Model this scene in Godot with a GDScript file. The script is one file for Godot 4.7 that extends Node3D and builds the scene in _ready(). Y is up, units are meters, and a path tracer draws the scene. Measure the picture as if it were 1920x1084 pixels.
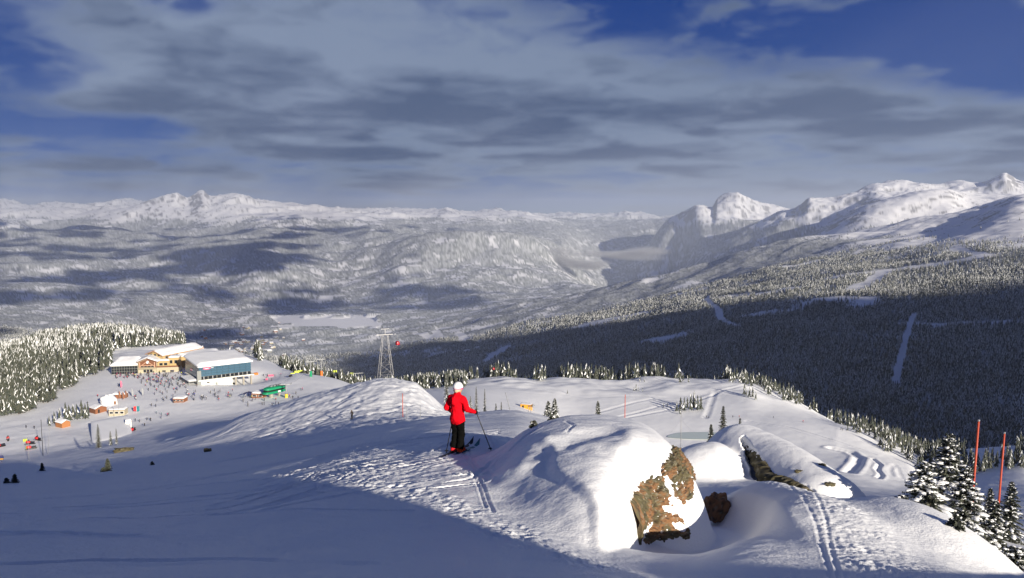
extends Node3D
# A ski mountain on a winter morning: camera, sky, sun first, then land, then things.
const F := 1478.0           # focal length of the photograph in its own pixels
const PITCH := 0.0960       # camera looks down 5.5 degrees
var cp := cos(PITCH)
var sp := sin(PITCH)
var rng := RandomNumberGenerator.new()
var counts := {}
var SUN_AZ := deg_to_rad(33.0)   # the sun stands behind the camera, this far to its right
var SUN_EL := deg_to_rad(15.7)

func _ready():
	rng.seed = 11
	var t0 := Time.get_ticks_msec()
	setup_camera_and_light()
	print("sky ", Time.get_ticks_msec() - t0)
	make_materials()
	build_land()
	print("land ", Time.get_ticks_msec() - t0)
	build_clouds()
	build_mist()
	build_rocks()
	print("rocks ", Time.get_ticks_msec() - t0)
	build_forests()
	print("forest ", Time.get_ticks_msec() - t0)
	build_lodge()
	build_village()
	build_lifts()
	print("buildings ", Time.get_ticks_msec() - t0)
	build_people()
	print("people ", Time.get_ticks_msec() - t0)
	build_small_things()
	print("all ", Time.get_ticks_msec() - t0)

func setup_camera_and_light():
	var cam := Camera3D.new()
	cam.name = "camera"
	cam.fov = rad_to_deg(2.0 * atan(542.0 / F))
	cam.near = 0.1
	cam.far = 90000.0
	cam.rotation.x = -PITCH
	add_child(cam)
	cam.current = true
	var env := Environment.new()
	env.background_mode = Environment.BG_SKY
	var sky := Sky.new()
	var pm := PanoramaSkyMaterial.new()
	pm.panorama = ImageTexture.create_from_image(sky_image())
	sky.sky_material = pm
	env.sky = sky
	env.background_energy_multiplier = 0.9
	env.tonemap_mode = Environment.TONE_MAPPER_LINEAR
	env.tonemap_exposure = 1.65
	env.sdfgi_enabled = true
	env.ssao_enabled = true
	env.ssil_enabled = true
	env.fog_enabled = true
	env.volumetric_fog_enabled = true
	env.volumetric_fog_density = 0.0
	env.fog_density = 0.000031
	env.fog_light_color = Color(0.86, 0.91, 1.0)
	var we := WorldEnvironment.new()
	we.name = "environment"
	we.environment = env
	add_child(we)
	var sun := DirectionalLight3D.new()
	sun.name = "sun"
	sun.light_energy = 1.6
	sun.light_color = Color(1.0, 0.955, 0.885)
	sun.light_angular_distance = 0.5
	sun.shadow_enabled = true
	var to_sun := Vector3(sin(SUN_AZ) * cos(SUN_EL), sin(SUN_EL), cos(SUN_AZ) * cos(SUN_EL))
	sun.look_at_from_position(to_sun * 100.0, Vector3.ZERO)
	add_child(sun)

# ---------------------------------------------------------------- pixels of the photograph and places
func ray(px: float, py: float) -> Vector2:      # (x / depth, y / depth) of the sight line
	var u := (px - 960.0) / F
	var v := (py - 542.0) / F
	var d := cp - v * sp
	return Vector2(u / d, (-v * cp - sp) / d)

func at(px: float, py: float, depth: float) -> Vector3:
	var r := ray(px, py)
	return Vector3(r.x * depth, r.y * depth, -depth)

func ss(a: float, b: float, x: float) -> float:
	var t := clampf((x - a) / (b - a), 0.0, 1.0)
	return t * t * (3.0 - 2.0 * t)

func noise(seed_: int, wave: float, oct := 4, kind := FastNoiseLite.FRACTAL_FBM, type := FastNoiseLite.TYPE_SIMPLEX_SMOOTH) -> FastNoiseLite:
	var n := FastNoiseLite.new()
	n.seed = seed_
	n.noise_type = type
	n.frequency = 1.0 / wave
	n.fractal_type = kind
	n.fractal_octaves = oct
	return n

# ---------------------------------------------------------------- sky: blue air and banks of stratocumulus
func gauss(x: float, y: float, cx: float, cy: float, sx: float, sy: float) -> float:
	var a := (x - cx) / sx
	var b := (y - cy) / sy
	return exp(-a * a - b * b)

func sky_image() -> Image:
	var W := 2816
	var H := 1408
	var im := Image.create(W, H, false, Image.FORMAT_RGBF)
	var n1 := noise(5, 0.62, 5)
	var n2 := noise(8, 0.20, 5)
	var n3 := noise(21, 0.055, 4)
	var nw := noise(27, 0.12, 3)
	for j in H / 2 + 2:
		var el := PI * 0.5 - PI * (j + 0.5) / H
		var y := maxf(sin(el), 0.0)
		# banks look flatter the lower they stand
		var gv := log(y + 0.06) * 0.62
		var skip := 1 if el < 0.42 else 4
		var i := 0
		while i < W:
			var az := wrapf(TAU * (i + 0.5) / W, -PI, PI)
			var sx := sin(az) * 0.8
			var cx := cos(az) * 0.8
			var wx := nw.get_noise_3d(sx, gv, cx) * 0.05
			sx += wx
			var v1 := n1.get_noise_3d(sx, gv + wx * 0.6, cx)
			var v2 := n2.get_noise_3d(sx * 1.1, gv * 1.0, cx * 1.1)
			var v3 := n3.get_noise_3d(sx * 0.9, gv * 0.9, cx * 0.9)
			var band := n3.get_noise_3d(sx * 0.35, el * 2.4, cx * 0.35) * (1.0 - ss(0.06, 0.16, y))
			var dens := 0.10 + band * 0.7 + v1 * 0.75 + v2 * 0.48 + v3 * 0.26
			# where banks and gaps lie in the part of the sky that the photograph shows
			var lift := 0.0
			if absf(az) < 1.2:
				var X := 960.0 + F * tan(az)
				var Y := 400.0 - F * tan(el) / cos(az)
				lift += 0.80 * gauss(X, Y, 720, 160, 480, 90)
				lift += 0.70 * gauss(X, Y, 1330, 205, 420, 55)
				lift += 0.45 * gauss(X, Y, 950, 245, 700, 22)
				lift += 0.30 * gauss(X, Y, 300, 130, 260, 80)
				lift += 0.48 * gauss(X, Y, 150, 292, 560, 34)
				lift += 0.40 * gauss(X, Y, 1050, 292, 700, 36)
				lift += 0.42 * gauss(X, Y, 960, 345, 1000, 26)
				lift += 0.20 * gauss(X, Y, 700, 20, 300, 50)
				lift += 0.30 * gauss(X, Y, 1750, 215, 260, 40)
				lift -= 0.60 * gauss(X, Y, 1110, 5, 110, 36)
				lift -= 0.8 * gauss(X, Y, 1660, 55, 330, 75)
				lift -= 0.8 * gauss(X, Y, 1900, 110, 160, 70)
				lift -= 0.6 * gauss(X, Y, 60, 120, 170, 50)
				lift -= 0.45 * gauss(X, Y, 330, 20, 160, 22)
				lift -= 0.85 * gauss(X, Y, 110, 240, 280, 13)
				lift -= 0.28 * gauss(X, Y, 760, 255, 380, 12)
				lift -= 0.60 * gauss(X, Y, 960, 383, 420, 10)
				lift -= 0.40 * gauss(X, Y, 100, 365, 300, 9)
			dens += lift
			if lift < 0.0: dens += clampf(-lift * 2.0, 0.0, 0.85) * maxf(0.0, v2 + 0.5 * v1 + 0.5 * v3 + 0.22)
			var cov := clampf((dens + 0.24) / 0.8, 0.0, 1.0)
			cov = cov * cov * (3.0 - 2.0 * cov) * 0.95
			# clear air
			var k := pow(1.0 - y, 7.0)
			var blue := Vector3(0.001, 0.022, 0.142).lerp(Vector3(0.015, 0.088, 0.295), k * 0.95)
			var k2 := pow(1.0 - y, 60.0)
			blue = blue.lerp(Vector3(0.15, 0.225, 0.31), k2 * 0.85)
			# cloud: thin parts bright, thick parts slate
			var low := 0.0
			if absf(az) < 1.2:
				var X2 := 960.0 + F * tan(az)
				var Y2 := 400.0 - F * tan(el) / cos(az)
				low = 0.5 * gauss(X2, Y2, 700, 215, 700, 30) + 0.45 * gauss(X2, Y2, 150, 295, 500, 22) + 0.45 * gauss(X2, Y2, 1400, 225, 420, 35) - 0.55 * gauss(X2, Y2, 880, 110, 260, 50) - 0.4 * gauss(X2, Y2, 700, 262, 420, 12) - 0.3 * gauss(X2, Y2, 400, 345, 600, 18)
			var thick := clampf((dens - 0.1) * 0.55 + v2 * 0.9 + v3 * 0.4 + low + band * 1.3, 0.0, 1.0)
			var cl := Vector3(0.158, 0.202, 0.284).lerp(Vector3(0.056, 0.083, 0.146), thick)
			cl = cl.lerp(Vector3(0.13, 0.16, 0.225), k2 * 0.5)
			var o := blue.lerp(cl * (1.0 - 0.55 * ss(0.25, 0.8, y)), cov * (0.94 - 0.78 * ss(0.24, 0.5, y)))
			var col := Color(o.x, o.y, o.z)
			for s in skip:
				if i + s < W:
					im.set_pixel(i + s, j, col)
			i += skip
	im.fill_rect(Rect2i(0, H / 2 + 2, W, H / 2 - 2), Color(0.15, 0.18, 0.25))
	return im
# ---------------------------------------------------------------- the land: one height sheet, told as contours across the view at rising depth
var ROWS := [
	[2.5, [[-900, 1600], [2900, 1600]]],
	[4.5, [[-900, 1240], [2900, 1250]]],
	[7.0, [[-600, 1090], [0, 1084], [1100, 1084], [1300, 1118], [1450, 1142], [1600, 1155], [1750, 1165], [1920, 1165], [2400, 1200]]],
	[9.0, [[-600, 1045], [0, 1040], [400, 1035], [860, 1028], [1000, 1032], [1150, 1056], [1300, 1076], [1450, 1082], [1600, 1088], [1750, 1090], [1920, 1120], [2400, 1180]]],
	[12.0, [[-600, 1000], [0, 990], [400, 978], [600, 958], [740, 948], [860, 944], [1000, 954], [1150, 1005], [1300, 1022], [1420, 1000], [1600, 1010], [1750, 1042], [1920, 1095], [2400, 1150]]],
	[16.0, [[-600, 970], [0, 962], [400, 934], [600, 897], [740, 877], [860, 867], [960, 868], [1100, 930], [1300, 968], [1420, 946], [1600, 970], [1750, 1012], [1920, 1082], [2400, 1140]]],
	[21.0, [[-600, 955], [0, 944], [200, 932], [400, 902], [600, 861], [740, 836], [860, 827], [960, 828], [1100, 880], [1300, 915], [1430, 911], [1560, 940], [1650, 960], [1750, 990], [1920, 1062], [2400, 1120]]],
	[28.0, [[-600, 942], [0, 929], [200, 915], [400, 886], [600, 845], [740, 817], [860, 802], [960, 801], [1100, 840], [1300, 878], [1450, 890], [1600, 940], [1750, 978], [1920, 1040], [2400, 1100]]],
	[38.0, [[-600, 930], [0, 916], [200, 902], [400, 873], [600, 836], [740, 806], [860, 790], [960, 788], [1100, 820], [1300, 862], [1450, 888], [1600, 940], [1750, 970], [1920, 1012], [2400, 1060]]],
	[60.0, [[-600, 915], [0, 898], [200, 887], [400, 861], [600, 829], [740, 797], [860, 780], [960, 775], [1100, 800], [1300, 850], [1450, 885], [1600, 935], [1750, 962], [1920, 990], [2400, 1020]]],
	[90.0, [[-600, 905], [0, 887], [200, 874], [400, 851], [600, 824], [740, 797], [860, 781], [960, 773], [1030, 784], [1100, 800], [1300, 850], [1450, 885], [1600, 932], [1750, 955], [1920, 972], [2400, 1000]]],
	[145.0, [[-600, 895], [0, 880], [200, 862], [400, 836], [600, 797], [700, 780], [760, 777], [860, 786], [960, 776], [1100, 820], [1300, 855], [1450, 890], [1600, 932], [1750, 945], [1920, 955], [2400, 980]]],
	[195.0, [[-600, 890], [0, 875], [200, 850], [300, 832], [400, 803], [452, 780], [529, 757], [581, 741], [632, 728], [680, 716], [723, 710], [775, 717], [800, 735], [834, 764], [880, 780], [960, 790], [1100, 850], [1300, 880], [1450, 900], [1600, 930], [1750, 938], [1920, 945], [2400, 960]]],
	[240.0, [[-600, 888], [0, 872], [200, 842], [300, 828], [400, 812], [452, 795], [529, 775], [581, 760], [632, 748], [680, 738], [723, 734], [775, 742], [800, 752], [834, 770], [880, 778], [960, 800], [1100, 870], [1300, 890], [1450, 905], [1600, 928], [1750, 935], [1920, 938], [2400, 950]]],
	[285.0, [[-600, 888], [0, 871], [200, 835], [300, 822], [400, 806], [480, 790], [560, 770], [640, 750], [723, 735], [800, 752], [870, 775], [960, 800], [1100, 880], [1300, 895], [1450, 900], [1600, 922], [1750, 930], [1920, 932], [2400, 940]]],
	[330.0, [[-600, 862], [0, 857], [200, 832], [300, 812], [400, 796], [480, 785], [560, 775], [640, 770], [723, 765], [800, 770], [870, 768], [960, 795], [1100, 875], [1300, 890], [1450, 893], [1600, 912], [1750, 925], [1920, 922], [2400, 930]]],
	[380.0, [[-600, 812], [0, 812], [100, 810], [200, 805], [300, 796], [400, 788], [500, 776], [600, 765], [723, 765], [870, 760], [960, 785], [1100, 868], [1300, 880], [1450, 880], [1600, 890], [1750, 912], [1920, 902], [2400, 910]]],
	[440.0, [[-600, 762], [0, 765], [100, 761], [200, 751], [300, 748], [400, 746], [500, 742], [600, 738], [723, 752], [870, 750], [960, 772], [1100, 840], [1300, 855], [1450, 850], [1600, 855], [1700, 872], [1750, 892], [1920, 872], [2400, 880]]],
	[530.0, [[-600, 700], [0, 712], [100, 710], [180, 698], [300, 694], [400, 692], [500, 694], [560, 699], [620, 708], [723, 738], [870, 735], [960, 752], [1100, 784], [1300, 784], [1450, 782], [1600, 800], [1700, 838], [1750, 860], [1830, 852], [1920, 848], [2400, 860]]],
	[615.0, [[-600, 680], [0, 690], [100, 685], [200, 668], [300, 664], [400, 664], [480, 672], [560, 700], [640, 725], [723, 733], [870, 722], [960, 724], [1100, 733], [1300, 734], [1400, 732], [1450, 745], [1560, 790], [1700, 850], [1830, 842], [1920, 838], [2400, 850]]],
	[690.0, [[-600, 670], [0, 675], [100, 668], [200, 655], [300, 657], [400, 660], [480, 680], [560, 710], [640, 735], [723, 735], [800, 722], [880, 714], [960, 708], [1040, 709], [1150, 713], [1230, 708], [1330, 709], [1380, 712], [1450, 730], [1560, 795], [1700, 858], [1830, 850], [1920, 850], [2400, 870]]],
	[760.0, [[-600, 670], [0, 670], [100, 656], [190, 645], [300, 650], [400, 662], [480, 690], [560, 725], [740, 745], [860, 738], [960, 726], [1100, 730], [1300, 735], [1450, 775], [1560, 830], [1700, 890], [1920, 900], [2400, 900]]],
	[950.0, [[-600, 675], [0, 664], [100, 638], [190, 628], [300, 638], [400, 660], [470, 688], [560, 738], [740, 760], [960, 768], [1100, 765], [1300, 775], [1500, 830], [1700, 900], [1920, 930], [2400, 930]]],
	[1300.0, [[-600, 680], [0, 690], [190, 685], [400, 705], [560, 762], [740, 775], [960, 780], [1200, 778], [1500, 840], [1700, 900], [1920, 920], [2400, 910]]],
	[1700.0, [[-600, 690], [0, 720], [400, 735], [600, 765], [860, 765], [1100, 760], [1300, 768], [1500, 805], [1700, 850], [1920, 870], [2400, 850]]],
	[2200.0, [[-600, 690], [0, 715], [400, 738], [600, 760], [860, 750], [1100, 742], [1300, 732], [1500, 728], [1700, 748], [1920, 745], [2400, 720]]],
	[2800.0, [[-600, 675], [0, 700], [400, 727], [600, 748], [860, 738], [1100, 714], [1300, 682], [1500, 656], [1700, 652], [1920, 634], [2400, 600]]],
	[3600.0, [[-600, 660], [0, 688], [400, 714], [600, 735], [860, 718], [1100, 680], [1300, 634], [1500, 597], [1700, 572], [1920, 548], [2400, 510]]],
	[4600.0, [[-600, 640], [0, 668], [400, 702], [600, 718], [860, 690], [1100, 642], [1300, 592], [1500, 548], [1700, 514], [1920, 474], [2400, 430]]],
	[5800.0, [[-600, 600], [0, 640], [200, 655], [400, 684], [600, 693], [860, 656], [1100, 608], [1300, 562], [1500, 514], [1700, 474], [1920, 424], [2400, 380]]],
	[7200.0, [[-600, 570], [0, 607], [200, 625], [400, 652], [600, 656], [740, 640], [860, 626], [1000, 597], [1100, 577], [1300, 537], [1450, 497], [1600, 458], [1700, 442], [1800, 425], [1920, 380], [2400, 345]]],
	[9000.0, [[-600, 535], [0, 570], [200, 592], [400, 622], [520, 614], [610, 613], [700, 612], [780, 604], [860, 592], [950, 572], [1100, 545], [1200, 524], [1300, 502], [1450, 460], [1560, 442], [1650, 427], [1750, 407], [1850, 386], [1920, 366], [2400, 340]]],
	[10300.0, [[-600, 510], [0, 542], [200, 562], [400, 592], [520, 592], [610, 591], [700, 591], [800, 580], [900, 572], [1000, 562], [1100, 556], [1200, 548], [1300, 532], [1450, 492], [1600, 455], [1750, 430], [1920, 392], [2400, 360]]],
	[12500.0, [[-600, 480], [0, 510], [150, 524], [300, 543], [450, 562], [600, 570], [700, 566], [800, 553], [900, 548], [1000, 545], [1080, 537], [1110, 542], [1200, 572], [1300, 560], [1400, 510], [1450, 478], [1520, 444], [1560, 420], [1630, 384], [1713, 363], [1775, 357], [1830, 371], [1920, 374], [2400, 355]]],
	[15000.0, [[-600, 460], [0, 475], [100, 482], [250, 502], [400, 502], [500, 490], [560, 502], [620, 516], [700, 520], [760, 504], [850, 497], [950, 502], [1040, 516], [1090, 532], [1150, 572], [1300, 560], [1400, 490], [1500, 450], [1560, 425], [1600, 405], [1700, 378], [1800, 372], [1920, 368], [2400, 360]]],
	[17500.0, [[-600, 440], [0, 452], [100, 457], [250, 472], [350, 463], [430, 451], [500, 458], [560, 470], [640, 479], [720, 466], [780, 448], [870, 431], [960, 435], [1010, 457], [1050, 485], [1100, 525], [1150, 562], [1250, 552], [1350, 470], [1400, 440], [1460, 408], [1500, 388], [1520, 374], [1560, 377], [1600, 368], [1650, 346], [1720, 345], [1760, 352], [1800, 346], [1840, 350], [1870, 334], [1885, 327], [1905, 340], [1920, 346], [2100, 350], [2400, 360]]],
	[20500.0, [[-600, 430], [0, 418], [30, 417], [75, 429], [110, 430], [140, 424], [190, 425], [260, 440], [330, 448], [430, 445], [520, 436], [640, 442], [700, 432], [780, 442], [870, 448], [960, 442], [1050, 455], [1100, 510], [1150, 538], [1250, 520], [1320, 450], [1500, 410], [1700, 380], [1920, 375], [2400, 380]]],
	[24000.0, [[-600, 420], [0, 430], [250, 438], [330, 428], [430, 411], [520, 404], [600, 410], [700, 418], [780, 430], [870, 436], [1000, 434], [1060, 446], [1100, 478], [1150, 505], [1200, 480], [1250, 416], [1280, 402], [1310, 386], [1335, 390], [1345, 376], [1380, 368], [1400, 377], [1470, 394], [1520, 402], [1700, 400], [2400, 400]]],
	[28000.0, [[-600, 395], [0, 402], [70, 396], [150, 405], [220, 397], [268, 384], [300, 373], [330, 368], [352, 375], [380, 363], [395, 372], [440, 362], [485, 377], [540, 386], [590, 390], [650, 398], [740, 404], [800, 410], [870, 408], [960, 412], [1050, 425], [1150, 452], [1250, 440], [1400, 410], [2400, 410]]],
	[33000.0, [[-600, 392], [0, 396], [300, 392], [440, 388], [600, 394], [700, 397], [770, 398], [830, 395], [880, 403], [960, 400], [1010, 408], [1100, 425], [1200, 418], [1300, 408], [2400, 408]]],
	[38000.0, [[-600, 405], [0, 402], [700, 405], [1200, 416], [2400, 410]]],
	[43000.0, [[-600, 384], [0, 377], [60, 385], [110, 381], [160, 386], [230, 375], [300, 384], [440, 390], [640, 394], [740, 395], [820, 398], [930, 398], [1000, 404], [1060, 401], [1120, 404], [1190, 401], [1260, 407], [1320, 400], [1500, 400], [2400, 400]]],
	[52000.0, [[-600, 430], [2400, 430]]],
]
var row_lnd := PackedFloat64Array()

func slopes(xs: PackedFloat64Array, ys: PackedFloat64Array) -> PackedFloat64Array:    # monotone cubic
	var n := xs.size()
	var m := PackedFloat64Array()
	m.resize(n)
	for i in range(1, n - 1):
		var d0 := (ys[i] - ys[i - 1]) / (xs[i] - xs[i - 1])
		var d1 := (ys[i + 1] - ys[i]) / (xs[i + 1] - xs[i])
		m[i] = 0.0 if d0 * d1 <= 0.0 else 2.0 * d0 * d1 / (d0 + d1)
	if n > 1:
		m[0] = (ys[1] - ys[0]) / (xs[1] - xs[0])
		m[n - 1] = (ys[n - 1] - ys[n - 2]) / (xs[n - 1] - xs[n - 2])
	return m

func cubic(x0: float, y0: float, m0: float, x1: float, y1: float, m1: float, x: float) -> float:
	var h := x1 - x0
	var t := clampf((x - x0) / h, 0.0, 1.0)
	var t2 := t * t
	var t3 := t2 * t
	return y0 * (2.0 * t3 - 3.0 * t2 + 1.0) + m0 * h * (t3 - 2.0 * t2 + t) + y1 * (3.0 * t2 - 2.0 * t3) + m1 * h * (t3 - t2)

var row_x := []
var row_y := []
var row_m := []
func prepare_rows():
	for r in ROWS:
		row_lnd.append(log(r[0]))
		var xs := PackedFloat64Array()
		var ys := PackedFloat64Array()
		for p in r[1]:
			var q := ray(p[0], p[1])
			xs.append(q.x)
			ys.append(q.y)
		row_x.append(xs)
		row_y.append(ys)
		row_m.append(slopes(xs, ys))

func column(c: float) -> PackedFloat64Array:     # height / depth at every contour for the column x / depth = c
	var out := PackedFloat64Array()
	for r in row_x.size():
		var xs: PackedFloat64Array = row_x[r]
		var ys: PackedFloat64Array = row_y[r]
		var n := xs.size()
		if c <= xs[0]:
			out.append(ys[0])
		elif c >= xs[n - 1]:
			out.append(ys[n - 1])
		else:
			var k := xs.bsearch(c) - 1
			out.append(cubic(xs[k], ys[k], row_m[r][k], xs[k + 1], ys[k + 1], row_m[r][k + 1], c))
	return out

# the sheets: [depth list, c list, heights]
var zones := []
var corridors := []      # ski runs cut through the forest: [world x, z, half width] strips
var c_list := PackedFloat64Array()

func depth_list(parts: Array) -> PackedFloat64Array:
	var d := PackedFloat64Array()
	for p in parts:
		for k in p[2]:
			d.append(exp(lerpf(log(p[0]), log(p[1]), float(k) / p[2])))
	d.append(parts[-1][1])
	return d

func c_steps(n: int, edge: int, wide: float) -> PackedFloat64Array:
	var c := PackedFloat64Array()
	for k in edge:
		c.append(-wide + (wide - 0.72) * k / edge)
	for k in n:
		c.append(-0.72 + 1.44 * k / n)
	for k in edge + 1:
		c.append(0.72 + (wide - 0.72) * k / edge)
	return c

func make_zone(depths: PackedFloat64Array, cs: PackedFloat64Array, is_far: bool) -> Dictionary:
	var nd := depths.size()
	var nc := cs.size()
	var h := PackedFloat32Array()
	h.resize(nd * nc)
	var seg := PackedInt32Array()
	for d in depths:
		seg.append(clampi(row_lnd.bsearch(log(d) + 1e-9) - 1, 0, row_lnd.size() - 2))
	var lnd := PackedFloat64Array()
	for d in depths:
		lnd.append(log(d))
	for i in nc:
		var c := cs[i]
		var col := column(c)
		var m := slopes(row_lnd, col)
		for j in nd:
			var k := seg[j]
			var t := cubic(row_lnd[k], col[k], m[k], row_lnd[k + 1], col[k + 1], m[k + 1], lnd[j])
			h[j * nc + i] = t * depths[j]
	# detail in the world's own axes
	for j in nd:
		var d := depths[j]
		if is_far: far_detail(h, j * nc, nc, d, cs)
		else: near_detail(h, j * nc, nc, d, cs)
	var z := {"d": depths, "c": cs, "h": h}
	zones.append(z)
	return z

func hgt(x: float, z: float) -> float:
	var d := -z
	for zn in zones:
		var ds: PackedFloat64Array = zn.d
		if d > ds[ds.size() - 1] and zn != zones[-1]:
			continue
		var cs: PackedFloat64Array = zn.c
		var h: PackedFloat32Array = zn.h
		var nc := cs.size()
		var c := clampf(x / d, cs[0] + 1e-6, cs[nc - 1] - 1e-6)
		var j := clampi(ds.bsearch(d) - 1, 0, ds.size() - 2)
		var i := clampi(cs.bsearch(c) - 1, 0, nc - 2)
		var a := (d - ds[j]) / (ds[j + 1] - ds[j])
		var b := (c - cs[i]) / (cs[i + 1] - cs[i])
		return lerpf(lerpf(h[j * nc + i], h[j * nc + i + 1], b), lerpf(h[(j + 1) * nc + i], h[(j + 1) * nc + i + 1], b), a)
	return 0.0

func hit(px: float, py: float, d0 := 5.0, d1 := 50000.0) -> Vector3:     # where the sight line meets the land beyond depth d0
	var r := ray(px, py)
	var d := d0
	var prev := d0
	while d < d1:
		if hgt(r.x * d, -d) > r.y * d:
			var lo := prev
			var hi := d
			for k in 14:
				var m := (lo + hi) * 0.5
				if hgt(r.x * m, -m) > r.y * m: hi = m
				else: lo = m
			return Vector3(r.x * hi, hgt(r.x * hi, -hi), -hi)
		prev = d
		d *= 1.006
	return Vector3(r.x * d1, r.y * d1, -d1)

func ground(px: float, depth: float, py := 700.0) -> Vector3:      # on the land below a pixel column, at a depth
	var r := ray(px, py)
	return Vector3(r.x * depth, hgt(r.x * depth, -depth), -depth)

func sheet(zn: Dictionary, called: String, mat: Material, colored := false) -> MeshInstance3D:
	var ds: PackedFloat64Array = zn.d
	var cs: PackedFloat64Array = zn.c
	var h: PackedFloat32Array = zn.h
	var nd := ds.size()
	var nc := cs.size()
	var v := PackedVector3Array()
	v.resize(nd * nc)
	for j in nd:
		var d := ds[j]
		for i in nc:
			v[j * nc + i] = Vector3(cs[i] * d, h[j * nc + i], -d)
	var nr := PackedVector3Array()
	nr.resize(nd * nc)
	for j in nd:
		var ja := maxi(j - 1, 0) * nc
		var jb := mini(j + 1, nd - 1) * nc
		for i in nc:
			var ia := maxi(i - 1, 0)
			var ib := mini(i + 1, nc - 1)
			nr[j * nc + i] = (v[j * nc + ib] - v[j * nc + ia]).cross(v[jb + i] - v[ja + i]).normalized()
	var idx := PackedInt32Array()
	idx.resize((nd - 1) * (nc - 1) * 6)
	var w := 0
	for j in nd - 1:
		for i in nc - 1:
			var a := j * nc + i
			idx[w] = a; idx[w + 1] = a + nc; idx[w + 2] = a + 1
			idx[w + 3] = a + 1; idx[w + 4] = a + nc; idx[w + 5] = a + nc + 1
			w += 6
	var arr := []
	arr.resize(Mesh.ARRAY_MAX)
	arr[Mesh.ARRAY_VERTEX] = v
	arr[Mesh.ARRAY_NORMAL] = nr
	arr[Mesh.ARRAY_INDEX] = idx
	if colored:
		arr[Mesh.ARRAY_COLOR] = far_colors(zn, v, nr)
	var mesh := ArrayMesh.new()
	mesh.add_surface_from_arrays(Mesh.PRIMITIVE_TRIANGLES, arr)
	mesh.surface_set_material(0, mat)
	var o := MeshInstance3D.new()
	o.name = called
	o.mesh = mesh
	o.set_meta("kind", "structure")
	add_child(o)
	return o

# ---------------------------------------------------------------- near snow: drifts, boulders' caps, tracks
var nz_drift := noise(101, 7.0, 3)
var nz_mid := noise(102, 1.6, 3)
var nz_fine := noise(103, 0.34, 3)
var nz_chunk := noise(104, 0.22, 2, FastNoiseLite.FRACTAL_FBM, FastNoiseLite.TYPE_CELLULAR)
var nz_mogul := noise(105, 5.0, 3)
var nz_streak := noise(106, 0.5, 3)
var grooves := []        # ski grooves: [points in x,z, depth, half width]

func dome(x: float, z: float) -> float:       # the big boulder under its snow cap, a terrace of drift to its left
	var X := x - 1.45
	var Z := z + 15.9
	var left := ss(0.9, -0.65, X)
	var a := 2.35 if X > 0.0 else 3.3
	var b := lerpf(2.75, 6.2, ss(1.05, -0.4, X)) if Z > 0.0 else 3.0
	var p := lerpf(3.6, 2.3, ss(0.3, -0.3, X))
	var d := pow(pow(absf(X) / a, p) + pow(absf(Z) / b, p), 1.0 / p)
	var n := lerpf(5.0, 2.6, ss(0.0, 1.8, -X))
	var top := -4.22 + 0.10 * (z + 14.5)
	return top - lerpf(1.55, 0.75, left * ss(0.6, 2.6, Z)) * pow(d, n) - 0.34 * ss(0.0, 2.2, -X)

func smax(a: float, b: float, k: float) -> float:
	var h := clampf(0.5 + 0.5 * (a - b) / k, 0.0, 1.0)
	return lerpf(b, a, h) + k * h * (1.0 - h)

func seg_dist(p: Vector2, a: Vector2, b: Vector2) -> float:
	var ab := b - a
	var t := clampf((p - a).dot(ab) / ab.length_squared(), 0.0, 1.0)
	return p.distance_to(a + ab * t)

func path_dist(p: Vector2, pts: PackedVector2Array) -> float:
	var best := 1e9
	for k in pts.size() - 1:
		best = minf(best, seg_dist(p, pts[k], pts[k + 1]))
	return best

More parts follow.
